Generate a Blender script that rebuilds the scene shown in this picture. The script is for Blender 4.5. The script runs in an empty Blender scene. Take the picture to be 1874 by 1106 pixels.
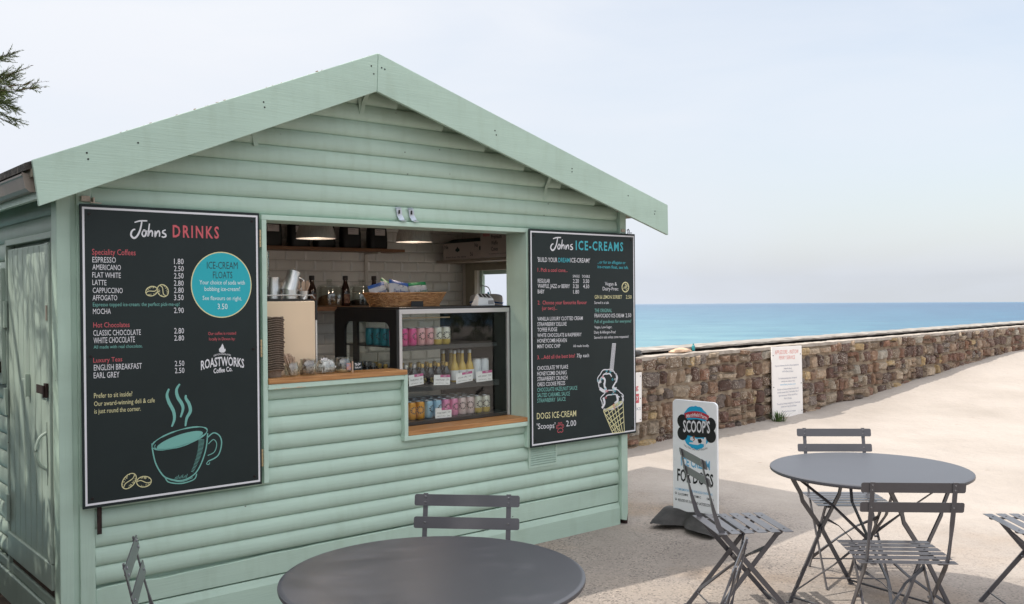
import bpy, bmesh, math, random
import numpy as np
from mathutils import Vector, Matrix, noise as mnoise
R = math.radians
rnd = random.Random(11)
scene = bpy.context.scene
COL = scene.collection

# ------------------------------------------------------------------ camera
cam_d = bpy.data.cameras.new('camera')
cam = bpy.data.objects.new('camera', cam_d)
COL.objects.link(cam)
cam_d.sensor_width = 36.0
cam_d.lens = 36.0 * 1732.8 / 1874.0
cam_d.clip_start = 0.05
cam_d.clip_end = 2000
_p, _r = R(-0.42634), R(-0.47246)
_f = Vector((0, math.cos(_p), math.sin(_p)))
_x = Vector((1, 0, 0))
_u = _x.cross(_f)
_x2 = _x * math.cos(_r) + _u * math.sin(_r)
_u2 = -_x * math.sin(_r) + _u * math.cos(_r)
_m = Matrix((_x2, _u2, -_f)).transposed().to_4x4()
_m.translation = Vector((0, 0, 1.6))
cam.matrix_world = _m
scene.camera = cam

# ------------------------------------------------------------------ sky and sun
SUN = Vector((-0.71, -0.20, 1.0)).normalized()
elev = math.asin(SUN.z)
azim = math.atan2(SUN.x, SUN.y)
w = bpy.data.worlds.new('World')
scene.world = w
w.use_nodes = True
nt = w.node_tree
nt.nodes.clear()
N = nt.nodes.new
out = N('ShaderNodeOutputWorld')
tc = N('ShaderNodeTexCoord')
sky = N('ShaderNodeTexSky')
sky.sky_type = 'NISHITA'
sky.sun_disc = False
sky.sun_elevation = elev
sky.sun_rotation = azim
sky.air_density = 1.2
sky.dust_density = 2.0
sep = N('ShaderNodeSeparateXYZ')
nt.links.new(tc.outputs['Generated'], sep.inputs[0])
zc = N('ShaderNodeMath'); zc.operation = 'MAXIMUM'; zc.inputs[1].default_value = 0.015
nt.links.new(sep.outputs['Z'], zc.inputs[0])
cmb = N('ShaderNodeCombineXYZ')
nt.links.new(sep.outputs['X'], cmb.inputs['X']); nt.links.new(sep.outputs['Y'], cmb.inputs['Y']); nt.links.new(zc.outputs[0], cmb.inputs['Z'])
nt.links.new(cmb.outputs[0], sky.inputs['Vector'])
bg1 = N('ShaderNodeBackground'); bg1.inputs['Strength'].default_value = 0.12
nt.links.new(sky.outputs[0], bg1.inputs['Color'])
# thin high cloud veil: streaky noise, stretched sideways
mp = N('ShaderNodeMapping'); mp.inputs['Scale'].default_value = (1.2, 1.2, 4.2)
mp.inputs['Rotation'].default_value = (0.0, 0.16, 0.4)
nt.links.new(tc.outputs['Generated'], mp.inputs[0])
nz = N('ShaderNodeTexNoise'); nz.inputs['Scale'].default_value = 2.2; nz.inputs['Detail'].default_value = 6; nz.inputs['Roughness'].default_value = 0.52; nz.inputs['Distortion'].default_value = 0.4
nt.links.new(mp.outputs[0], nz.inputs[0])
# veil is thicker towards the sun side (left), thinner to the right
az = N('ShaderNodeMath'); az.operation = 'MULTIPLY_ADD'; az.inputs[1].default_value = -0.30; az.inputs[2].default_value = 0.80
nt.links.new(sep.outputs['X'], az.inputs[0])
ad = N('ShaderNodeMath'); ad.operation = 'MULTIPLY_ADD'; ad.inputs[1].default_value = 0.62
sb = N('ShaderNodeMath'); sb.operation = 'SUBTRACT'; sb.inputs[1].default_value = 0.5
nt.links.new(nz.outputs['Fac'], sb.inputs[0])
nt.links.new(sb.outputs[0], ad.inputs[0]); nt.links.new(az.outputs[0], ad.inputs[2])
cl = N('ShaderNodeClamp'); cl.inputs['Min'].default_value = 0.25; cl.inputs['Max'].default_value = 0.97
nt.links.new(ad.outputs[0], cl.inputs[0])
# veil colour: a little duller and bluer down at the horizon
rp = N('ShaderNodeValToRGB')
rp.color_ramp.elements[0].position = 0.0; rp.color_ramp.elements[0].color = (0.260, 0.280, 0.322, 1)
rp.color_ramp.elements[1].position = 0.30; rp.color_ramp.elements[1].color = (0.305, 0.312, 0.327, 1)
e = rp.color_ramp.elements.new(0.10); e.color = (0.276, 0.288, 0.314, 1)
e = rp.color_ramp.elements.new(0.50); e.color = (0.72, 0.72, 0.72, 1)
e = rp.color_ramp.elements.new(1.0); e.color = (0.66, 0.66, 0.65, 1)
nt.links.new(zc.outputs[0], rp.inputs[0])
bg2 = N('ShaderNodeBackground'); bg2.inputs['Strength'].default_value = 1.9
nt.links.new(rp.outputs[0], bg2.inputs['Color'])
mx = N('ShaderNodeMixShader')
nt.links.new(cl.outputs[0], mx.inputs[0]); nt.links.new(bg1.outputs[0], mx.inputs[1]); nt.links.new(bg2.outputs[0], mx.inputs[2])
nt.links.new(mx.outputs[0], out.inputs['Surface'])

sd = bpy.data.lights.new('sun', 'SUN')
sd.energy = 2.4
sd.angle = R(0.5)
sd.color = (1.0, 0.94, 0.84)
sun = bpy.data.objects.new('sun', sd)
COL.objects.link(sun)
sun.rotation_euler = (-SUN).to_track_quat('-Z', 'Y').to_euler()
sun.location = SUN * 30

scene.cycles.diffuse_bounces = 8
scene.cycles.max_bounces = 16
scene.cycles.transparent_max_bounces = 16
vs = scene.view_settings
vs.view_transform = 'Standard'; vs.look = 'None'; vs.gamma = 1; vs.exposure = 0.68; vs.use_curve_mapping = False

# ------------------------------------------------------------------ frames
PHI = R(90 - 49.7696)
HG = Vector((0.71793, 6.59647, 0.0))          # ground point at the right front corner of the hut
DU = Vector((math.cos(PHI), math.sin(PHI), 0))
DN = Vector((-math.sin(PHI), math.cos(PHI), 0))
def H(u, w_, z):
    return HG + DU * u + DN * w_ + Vector((0, 0, z))

# ------------------------------------------------------------------ materials
def mat(name, col, rough=0.6, metal=0.0, var=0.0, vscale=8.0, bump=0.0, bscale=60.0, stretch=None, spec=0.5, col2=None, fac=(0.35, 0.65), coat=0.0):
    m = bpy.data.materials.new(name); m.use_nodes = True
    n = m.node_tree.nodes; l = m.node_tree.links
    b = n['Principled BSDF']
    b.inputs['Base Color'].default_value = (*col, 1)
    b.inputs['Roughness'].default_value = rough
    b.inputs['Metallic'].default_value = metal
    b.inputs['Specular IOR Level'].default_value = spec
    b.inputs['Coat Weight'].default_value = coat
    tcn = None
    def coord(sc):
        nonlocal tcn
        if tcn is None: tcn = n.new('ShaderNodeTexCoord')
        mpn = n.new('ShaderNodeMapping')
        mpn.inputs['Scale'].default_value = sc
        l.new(tcn.outputs['Object'], mpn.inputs[0])
        return mpn.outputs[0]
    st = stretch or (1, 1, 1)
    if var > 0 or col2:
        t = n.new('ShaderNodeTexNoise'); t.inputs['Scale'].default_value = vscale; t.inputs['Detail'].default_value = 5; t.inputs['Roughness'].default_value = 0.6
        l.new(coord(st), t.inputs[0])
        r = n.new('ShaderNodeValToRGB')
        c2 = col2 or tuple(min(1, c * (1 + var)) for c in col)
        c1 = col if col2 else tuple(c * (1 - var) for c in col)
        r.color_ramp.elements[0].position = fac[0]; r.color_ramp.elements[0].color = (*c1, 1)
        r.color_ramp.elements[1].position = fac[1]; r.color_ramp.elements[1].color = (*c2, 1)
        l.new(t.outputs['Fac'], r.inputs[0]); l.new(r.outputs[0], b.inputs['Base Color'])
    if bump > 0:
        t2 = n.new('ShaderNodeTexNoise'); t2.inputs['Scale'].default_value = bscale; t2.inputs['Detail'].default_value = 4
        l.new(coord(st), t2.inputs[0])
        bp = n.new('ShaderNodeBump'); bp.inputs['Strength'].default_value = bump; bp.inputs['Distance'].default_value = 0.01
        l.new(t2.outputs['Fac'], bp.inputs['Height']); l.new(bp.outputs[0], b.inputs['Normal'])
    return m

def paint(name, col, grain=(1.2, 30, 30), specks=True):
    """painted timber: faint grain bump along the board, slight fading, tiny dark knocks where paint has gone"""
    m = bpy.data.materials.new(name); m.use_nodes = True
    n = m.node_tree.nodes; l = m.node_tree.links; b = n['Principled BSDF']
    b.inputs['Roughness'].default_value = 0.48
    b.inputs['Specular IOR Level'].default_value = 0.45
    tcn = n.new('ShaderNodeTexCoord')
    def nz_(sc, scale, det=5):
        mpn = n.new('ShaderNodeMapping'); mpn.inputs['Scale'].default_value = sc
        l.new(tcn.outputs['Object'], mpn.inputs[0])
        t = n.new('ShaderNodeTexNoise'); t.inputs['Scale'].default_value = scale; t.inputs['Detail'].default_value = det
        l.new(mpn.outputs[0], t.inputs[0]); return t.outputs['Fac']
    a = nz_((0.5, 1, 2.0), 2.6)
    r = n.new('ShaderNodeValToRGB')
    r.color_ramp.elements[0].position = 0.3; r.color_ramp.elements[0].color = (*[c * 0.90 for c in col], 1)
    r.color_ramp.elements[1].position = 0.7; r.color_ramp.elements[1].color = (*[min(1, c * 1.07) for c in col], 1)
    l.new(a, r.inputs[0])
    last = r.outputs[0]
    # dirt streaks, weak
    d = nz_((2.5, 2.5, 0.5), 7.0)
    rd = n.new('ShaderNodeValToRGB')
    rd.color_ramp.elements[0].position = 0.25; rd.color_ramp.elements[0].color = (0.80, 0.79, 0.74, 1)
    rd.color_ramp.elements[1].position = 0.5; rd.color_ramp.elements[1].color = (1, 1, 1, 1)
    l.new(d, rd.inputs[0])
    mu = n.new('ShaderNodeMix'); mu.data_type = 'RGBA'; mu.blend_type = 'MULTIPLY'; mu.inputs[0].default_value = 0.35
    l.new(last, mu.inputs[6]); l.new(rd.outputs[0], mu.inputs[7]); last = mu.outputs[2]
    if specks:
        v = n.new('ShaderNodeTexVoronoi'); v.inputs['Scale'].default_value = 5.5
        mpn = n.new('ShaderNodeMapping'); mpn.inputs['Scale'].default_value = (1.0, 1.6, 1.6); l.new(tcn.outputs['Object'], mpn.inputs[0]); l.new(mpn.outputs[0], v.inputs[0])
        rs = n.new('ShaderNodeValToRGB'); rs.color_ramp.interpolation = 'LINEAR'
        rs.color_ramp.elements[0].position = 0.022; rs.color_ramp.elements[0].color = (1, 1, 1, 1)
        rs.color_ramp.elements[1].position = 0.034; rs.color_ramp.elements[1].color = (0, 0, 0, 1)
        l.new(v.outputs['Distance'], rs.inputs[0])
        m2 = n.new('ShaderNodeMix'); m2.data_type = 'RGBA'
        l.new(rs.outputs[0], m2.inputs[0]); l.new(last, m2.inputs[6]); m2.inputs[7].default_value = (0.07, 0.06, 0.05, 1)
        last = m2.outputs[2]
    l.new(last, b.inputs['Base Color'])
    g = nz_(grain, 5.0, 6)
    bp = n.new('ShaderNodeBump'); bp.inputs['Strength'].default_value = 0.22; bp.inputs['Distance'].default_value = 0.006
    l.new(g, bp.inputs['Height']); l.new(bp.outputs[0], b.inputs['Normal'])
    return m

def wood(name, c1, c2, stretch=(1.5, 22, 22), rough=0.5):
    m = mat(name, c1, rough, col2=c2, vscale=3.0, stretch=stretch, bump=0.15, bscale=6, fac=(0.3, 0.68))
    return m

def glass(name, tint=(1, 1, 1), refl=1.0, opac=0.0):
    """thin clear pane: lets light through, mirrors by Fresnel"""
    m = bpy.data.materials.new(name); m.use_nodes = True
    n = m.node_tree.nodes; l = m.node_tree.links; n.clear()
    o = n.new('ShaderNodeOutputMaterial'); t = n.new('ShaderNodeBsdfTransparent'); t.inputs[0].default_value = (*tint, 1)
    g = n.new('ShaderNodeBsdfGlossy'); g.inputs['Roughness'].default_value = 0.03; g.inputs[0].default_value = (1, 1, 1, 1)
    f = n.new('ShaderNodeFresnel'); f.inputs['IOR'].default_value = 1.5
    k = n.new('ShaderNodeMath'); k.operation = 'MULTIPLY_ADD'; k.inputs[1].default_value = refl; k.inputs[2].default_value = opac
    bf = n.new('ShaderNodeNewGeometry'); nb = n.new('ShaderNodeMath'); nb.operation = 'SUBTRACT'; nb.inputs[0].default_value = 1.0; l.new(bf.outputs['Backfacing'], nb.inputs[1])
    fb = n.new('ShaderNodeMath'); fb.operation = 'MULTIPLY'; l.new(f.outputs[0], fb.inputs[0]); l.new(nb.outputs[0], fb.inputs[1])
    l.new(fb.outputs[0], k.inputs[0])
    mxs = n.new('ShaderNodeMixShader'); l.new(k.outputs[0], mxs.inputs[0]); l.new(t.outputs[0], mxs.inputs[1]); l.new(g.outputs[0], mxs.inputs[2])
    l.new(mxs.outputs[0], o.inputs[0])
    return m

SAGE_C = (0.445, 0.58, 0.488)
M = {}
M['sage'] = paint('sage_paint', SAGE_C)
M['sage_v'] = paint('sage_paint_upright', SAGE_C, grain=(30, 30, 1.2))
M['sage_trim'] = paint('sage_trim_paint', (0.49, 0.635, 0.54), grain=(30, 30, 1.2), specks=False)
M['sage_trim_h'] = paint('sage_trim_paint_flat', (0.49, 0.635, 0.54), grain=(1.2, 30, 30), specks=False)
M['sage_side'] = paint('weathered_shaded_sage', (0.345, 0.425, 0.365))  # weathered greyer paint, also darkened to stand in for the side wall's shade
M['sage_side_v'] = paint('weathered_shaded_sage_upright', (0.37, 0.45, 0.39), grain=(30, 30, 1.2))
M['panel'] = mat('slate_panel', (0.013, 0.021, 0.0215), 0.5, spec=0.3, var=0.10, vscale=3, bump=0.02, bscale=300)
M['panel_edge'] = mat('panel_edge', (0.045, 0.048, 0.062), 0.5)
M['ink_w'] = mat('white_print', (0.72, 0.71, 0.74), 0.5)
M['ink_v'] = mat('pale_print', (0.74, 0.84, 0.84), 0.5)
M['ink_r'] = mat('red_print', (0.58, 0.10, 0.12), 0.5)
M['ink_b'] = mat('cyan_print', (0.05, 0.42, 0.50), 0.5)
M['ink_c'] = mat('cream_print', (0.70, 0.65, 0.36), 0.5)
M['ink_t'] = mat('teal_print', (0.17, 0.43, 0.38), 0.5)
M['ink_k'] = mat('dark_print', (0.015, 0.06, 0.07), 0.5)
M['ink_K'] = mat('black_print', (0.012, 0.012, 0.014), 0.5)
M['ink_B'] = mat('blue_print', (0.12, 0.42, 0.66), 0.5)
M['ink_g'] = mat('grey_print', (0.25, 0.27, 0.36), 0.5)
M['ink_R'] = mat('coral_print', (0.72, 0.22, 0.18), 0.5)
M['disc'] = mat('turquoise_print', (0.012, 0.40, 0.47), 0.45)
M['screw'] = mat('dark_screw', (0.015, 0.012, 0.012), 0.4, 0.5)
M['steel'] = mat('brushed_steel', (0.66, 0.65, 0.63), 0.34, 0.8, var=0.12, vscale=6, stretch=(30, 30, 1))
M['galv'] = mat('galvanised', (0.55, 0.60, 0.68), 0.35, 0.7, var=0.15, vscale=20)
M['brass'] = mat('old_brass', (0.55, 0.42, 0.24), 0.45, 0.6)
M['rust'] = mat('rusty_iron', (0.028, 0.014, 0.012), 0.8, 0.2, var=0.5, vscale=30)
M['oak'] = wood('oak', (0.30, 0.125, 0.04), (0.52, 0.26, 0.095))
M['oak_dark'] = wood('oak_dark', (0.16, 0.07, 0.03), (0.27, 0.125, 0.055))
M['tile'] = mat('glazed_tile', (0.80, 0.76, 0.71), 0.14, var=0.05, vscale=4)
M['grout'] = mat('grout', (0.45, 0.42, 0.39), 0.9)
M['inside'] = mat('inside_wall', (0.68, 0.63, 0.57), 0.7, var=0.08)
M['inside_dark'] = mat('inside_floor', (0.42, 0.38, 0.34), 0.8, var=0.1)
M['black'] = mat('black_plastic', (0.012, 0.012, 0.013), 0.38, var=0.1)
M['shelfmetal'] = mat('dark_shelf', (0.035, 0.036, 0.038), 0.4, 0.3)
M['chrome'] = mat('fridge_trim', (0.62, 0.60, 0.60), 0.28, 0.55)
M['roof'] = mat('mossy_felt', (0.030, 0.026, 0.024), 0.95, col2=(0.13, 0.115, 0.10), vscale=28, bump=0.9, bscale=40, fac=(0.4, 0.7))
M['moss'] = mat('dry_moss', (0.16, 0.085, 0.06), 0.95, col2=(0.30, 0.20, 0.14), vscale=60, bump=0.6, bscale=90)
M['gutter'] = mat('gutter_paint', (0.24, 0.20, 0.165), 0.45, var=0.16, vscale=5)
M['chair'] = mat('graphite_steel', (0.070, 0.068, 0.077), 0.30, 0.0, var=0.05, vscale=10, bump=0.03, bscale=350, spec=0.6)
M['table'] = mat('graphite_table', (0.040, 0.041, 0.052), 0.38, 0.0, var=0.04, vscale=5, spec=0.9)
M['rivet'] = mat('rivet', (0.22, 0.22, 0.235), 0.25, 0.6)
M['white'] = mat('white_plastic', (0.74, 0.75, 0.77), 0.4, var=0.03)
M['signwhite'] = mat('white_sign', (0.82, 0.83, 0.85), 0.38, var=0.03, vscale=3)
M['signwarm'] = mat('weathered_white_sign', (0.88, 0.84, 0.81), 0.5, var=0.04, vscale=3)
M['rubber'] = mat('dusty_rubber', (0.018, 0.017, 0.018), 0.75, col2=(0.055, 0.052, 0.05), vscale=7, bump=0.35, bscale=25)
M['pulp'] = mat('pulp_card', (0.20, 0.15, 0.115), 0.95, var=0.2, vscale=30, bump=0.5, bscale=80)
M['stick'] = mat('birch_stick', (0.58, 0.42, 0.31), 0.8, var=0.15, vscale=14)
M['paper'] = mat('paper', (0.74, 0.72, 0.72), 0.8, var=0.06, vscale=30)
M['cream'] = mat('cream_enamel', (0.80, 0.61, 0.42), 0.36, var=0.03, vscale=3)
M['wicker'] = mat('wicker', (0.28, 0.125, 0.048), 0.55, col2=(0.55, 0.31, 0.14), vscale=30, stretch=(1, 1, 3), bump=0.4, bscale=60)
M['glass'] = glass('clear_glass', (0.95, 0.97, 0.96))
M['jar'] = glass('jar_glass', (0.90, 0.92, 0.90), 1.5, 0.06)
M['plastic'] = glass('clear_plastic', (0.80, 0.86, 0.80), 1.2, 0.15)
M['coffee'] = mat('coffee_beans', (0.012, 0.008, 0.006), 0.6, var=0.5, vscale=90, bump=0.8, bscale=120)
M['sugar'] = mat('brown_sugar', (0.22, 0.11, 0.045), 0.8, var=0.3, vscale=80, bump=0.5, bscale=150)
M['bag'] = mat('black_pouch', (0.008, 0.0075, 0.008), 0.5)
M['bottle'] = mat('dark_bottle', (0.008, 0.008, 0.014), 0.12, coat=0.4)
M['syrup'] = mat('brown_bottle', (0.035, 0.012, 0.008), 0.15, coat=0.4)
M['gold'] = mat('gold_foil', (0.62, 0.42, 0.14), 0.35, 0.5)
M['silver'] = mat('silver_foil', (0.60, 0.60, 0.62), 0.3, 0.7)
M['lemon'] = mat('lemonade', (0.55, 0.36, 0.07), 0.2)
M['pink_band'] = mat('pink_band', (0.42, 0.06, 0.20), 0.5)
M['box_card'] = mat('white_card', (0.52, 0.44, 0.41), 0.7, var=0.04)
M['green_print'] = mat('dark_green_print', (0.012, 0.032, 0.03), 0.6)
M['blue_cloth'] = mat('navy_cloth', (0.03, 0.10, 0.32), 0.8)
M['teal_rope'] = mat('teal_rope', (0.02, 0.32, 0.42), 0.7)
M['grille'] = M['sage']
# ------------------------------------------------------------------ mesh helpers
class MB:
    def __init__(s): s.v = []; s.f = []; s.mi = []; s.cur = 0
    def add(s, vs, fs):
        o = len(s.v); s.v += [tuple(v) for v in vs]
        for f in fs: s.f.append(tuple(i + o for i in f)); s.mi.append(s.cur)
    def box(s, x0, x1, y0, y1, z0, z1):
        s.add([(x0, y0, z0), (x1, y0, z0), (x1, y1, z0), (x0, y1, z0), (x0, y0, z1), (x1, y0, z1), (x1, y1, z1), (x0, y1, z1)],
              [(0, 3, 2, 1), (4, 5, 6, 7), (0, 1, 5, 4), (1, 2, 6, 5), (2, 3, 7, 6), (3, 0, 4, 7)])
    def prism(s, poly, y0, y1):
        """polygon in x,z (counter-clockwise seen from -y) pushed from y0 to y1"""
        n = len(poly)
        vs = [(a, y0, b) for a, b in poly] + [(a, y1, b) for a, b in poly]
        fs = [tuple(range(n)), tuple(range(2 * n - 1, n - 1, -1))]
        for i in range(n): j = (i + 1) % n; fs.append((i, i + n, j + n, j))
        s.add(vs, fs)
    def lathe(s, prof, n=24, c=(0, 0, 0), cap=True):
        vs = []; fs = []
        for r, z in prof:
            for k in range(n):
                a = 2 * math.pi * k / n
                vs.append((c[0] + r * math.cos(a), c[1] + r * math.sin(a), c[2] + z))
        for i in range(len(prof) - 1):
            for k in range(n):
                k2 = (k + 1) % n
                fs.append((i * n + k, i * n + k2, (i + 1) * n + k2, (i + 1) * n + k))
        if cap:
            fs.append(tuple(range(n - 1, -1, -1))); m = (len(prof) - 1) * n; fs.append(tuple(range(m, m + n)))
        s.add(vs, fs)
    def tube(s, pts, r, n=8):
        pts = [Vector(p) for p in pts]; vs = []; fs = []
        for i, p in enumerate(pts):
            d = (pts[min(i + 1, len(pts) - 1)] - pts[max(i - 1, 0)]).normalized()
            a = d.cross(Vector((0, 0, 1)))
            if a.length < 1e-3: a = d.cross(Vector((1, 0, 0)))
            a.normalize(); b = d.cross(a)
            rr = r[i] if isinstance(r, (list, tuple)) else r
            for k in range(n):
                t = 2 * math.pi * k / n
                vs.append(p + a * (rr * math.cos(t)) + b * (rr * math.sin(t)))
        for i in range(len(pts) - 1):
            for k in range(n):
                k2 = (k + 1) % n
                fs.append((i * n + k, (i + 1) * n + k, (i + 1) * n + k2, i * n + k2))
        fs.append(tuple(range(n))); m = (len(pts) - 1) * n; fs.append(tuple(range(m + n - 1, m - 1, -1)))
        s.add(vs, fs)
    def sweep(s, pts, ext, side=(1, 0, 0)):
        """rectangular bar along pts; ext = (half width along side, half thickness) per point"""
        pts = [Vector(p) for p in pts]; sd_ = Vector(side); vs = []; fs = []
        for i, p in enumerate(pts):
            d = (pts[min(i + 1, len(pts) - 1)] - pts[max(i - 1, 0)]).normalized()
            a = (sd_ - d * sd_.dot(d)).normalized(); b = d.cross(a)
            hx, hn = ext[i] if isinstance(ext, list) else ext
            vs += [p + a * hx + b * hn, p - a * hx + b * hn, p - a * hx - b * hn, p + a * hx - b * hn]
        for i in range(len(pts) - 1):
            for k in range(4):
                k2 = (k + 1) % 4
                fs.append((i * 4 + k, i * 4 + k2, i * 4 + 4 + k2, i * 4 + 4 + k))
        fs.append((3, 2, 1, 0)); m = (len(pts) - 1) * 4; fs.append((m, m + 1, m + 2, m + 3))
        s.add(vs, fs)
    def ribbon(s, pts, wd, y, n_in=0):
        """flat printed stroke in x,z at depth y, facing -y"""
        pts = [Vector((p[0], p[1])) for p in pts]; vs = []; fs = []
        for i, p in enumerate(pts):
            d = (pts[min(i + 1, len(pts) - 1)] - pts[max(i - 1, 0)])
            if d.length < 1e-9: d = Vector((1, 0))
            d.normalize(); q = Vector((-d.y, d.x)); ww = wd[i] if isinstance(wd, (list, tuple)) else wd
            a = p + q * ww / 2; b = p - q * ww / 2
            vs += [(a.x, y, a.y), (b.x, y, b.y)]
        for i in range(len(pts) - 1): fs.append((2 * i, 2 * i + 1, 2 * i + 3, 2 * i + 2))
        s.add(vs, fs)
    def flat(s, poly, y): s.add([(a, y, b) for a, b in poly], [tuple(range(len(poly)))])
    def disc(s, cx, cz, rx, rz, y, n=40, rot=0.0):
        s.flat([(cx + rx * math.cos(t) * math.cos(rot) - rz * math.sin(t) * math.sin(rot), cz + rx * math.cos(t) * math.sin(rot) + rz * math.sin(t) * math.cos(rot)) for t in [2 * math.pi * k / n for k in range(n)]], y)
    def ring(s, cx, cz, rx, rz, wd, y, n=40, rot=0.0):
        s.ribbon([(cx + rx * math.cos(t) * math.cos(rot) - rz * math.sin(t) * math.sin(rot), cz + rx * math.cos(t) * math.sin(rot) + rz * math.sin(t) * math.cos(rot)) for t in [2 * math.pi * k / n for k in range(n + 1)]], wd, y)
    def build(s, name, m, parent=None, org=None, smooth=None, bevel=0.0, segs=2):
        me = bpy.data.meshes.new(name)
        vs = s.v if org is None else [(a - org[0], b - org[1], c - org[2]) for a, b, c in s.v]
        me.from_pydata(vs, [], s.f); me.update()
        for mm in (m if isinstance(m, (list, tuple)) else [m]): me.materials.append(mm)
        me.polygons.foreach_set('material_index', s.mi)
        if smooth is not None:
            me.polygons.foreach_set('use_smooth', [True] * len(me.polygons))
            me.set_sharp_from_angle(angle=R(smooth))
        o = bpy.data.objects.new(name, me); COL.objects.link(o)
        if parent is not None: o.parent = parent
        if bevel > 0:
            b = o.modifiers.new('bevel', 'BEVEL'); b.width = bevel; b.segments = segs; b.limit_method = 'ANGLE'; b.angle_limit = R(40)
            b.harden_normals = False
        return o

def tag(o, label=None, cat=None, group=None, kind=None):
    if label: o['label'] = label
    if cat: o['category'] = cat
    if group: o['group'] = group
    if kind: o['kind'] = kind
    return o
def thing(name, label, cat, loc, rot=0.0, group=None):
    o = bpy.data.objects.new(name, None); COL.objects.link(o)
    o.empty_display_size = 0.1
    o.location = loc; o.rotation_euler = (0, 0, rot)
    return tag(o, label, cat, group)
def children_of(o): return [c for c in bpy.data.objects if c.parent == o]
def copy_tree(o, parent=None):
    c = o.copy(); COL.objects.link(c)
    if parent is not None: c.parent = parent
    for ch in KIDS.get(o.name, None) or children_of(o): copy_tree(ch, c)
    return c
KIDS = {}
def spline(pts, n=6):
    """Catmull-Rom through pts (tuples of any size)"""
    P_ = [Vector(p) for p in pts]; o = []
    for i in range(len(P_) - 1):
        p0 = P_[max(i - 1, 0)]; p1 = P_[i]; p2 = P_[i + 1]; p3 = P_[min(i + 2, len(P_) - 1)]
        for k in range(n):
            t = k / n
            o.append(0.5 * ((2 * p1) + (p2 - p0) * t + (2 * p0 - 5 * p1 + 4 * p2 - p3) * t * t + (3 * p1 - p0 - 3 * p2 + p3) * t ** 3))
    o.append(P_[-1]); return [tuple(p) for p in o]

# ---- lettering: the built-in font turned to mesh and fitted to a box on the board
_cache = {}
def glyphs(txt, bold, track=1.0):
    k = (txt, bold, track)
    if k in _cache: return _cache[k]
    cu = bpy.data.curves.new('t', 'FONT'); cu.body = txt; cu.size = 1.0; cu.resolution_u = 2; cu.offset = bold; cu.fill_mode = 'FRONT'; cu.space_character = track
    ob = bpy.data.objects.new('t', cu)
    me = bpy.data.meshes.new_from_object(ob)
    v = [(p.co.x, p.co.y) for p in me.vertices]; f = [tuple(p.vertices) for p in me.polygons]
    bpy.data.objects.remove(ob); bpy.data.curves.remove(cu); bpy.data.meshes.remove(me)
    _cache[k] = (v, f); return v, f
_hv, _ = glyphs('H', 0.0)
CAP = max(p[1] for p in _hv)
def lettering(mb, txt, x0, z0, x1, z1, cap, y, bold=0.012, arch=0.0, track=1.0):
    v, f = glyphs(txt, bold, track)
    if not v: return
    a = min(p[0] for p in v); b = max(p[0] for p in v)
    L = math.hypot(x1 - x0, z1 - z0); sx = L / (b - a); sz = cap / CAP; dz = (z1 - z0) / (x1 - x0)
    vs = []
    for px, pz in v:
        t = (px - a) / (b - a)
        x = x0 + (px - a) * sx; z = z0 + dz * (x - x0) + pz * sz + arch * (1 - (2 * t - 1) ** 2)
        vs.append((x, y, z))
    mb.add(vs, f)
# ------------------------------------------------------------------ ground, sea
def smooth01(t): t = max(0.0, min(1.0, t)); return t * t * (3 - 2 * t)
WT = Vector((0.72149, 0.692425, 0)); WN = Vector((WT.y, -WT.x, 0)); WP = Vector((1.26, 9.80, 0))   # sea wall: along, towards camera, start
def wall_tn(x, y):
    d = Vector((x - WP.x, y - WP.y, 0)); return d.dot(WT), d.dot(WN)
def ground_z(x, y):
    t, n = wall_tn(x, y)
    z = 0.0
    if n > -1.0:
        s = smooth01((t - 2.4) / 10.0) * 0.47 + max(0, t - 12) * 0.02
        z += s * (1 - smooth01((n - 0.2) / 4.5))
        dune = smooth01((x - 2.2) / 2.0) * smooth01((y - 5.2) / 1.5)
        z += dune * (0.018 * mnoise.noise(Vector((x * 0.9, y * 0.9, 3))) + 0.006 * mnoise.noise(Vector((x * 3.1, y * 3.1, 5))))
        z += 0.05 * smooth01((0.55 - n) / 0.5) * smooth01((t + 0.5) / 1.5) * (0.8 + 0.4 * mnoise.noise(Vector((t * 1.3, 0, 1))))
    return z
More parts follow.
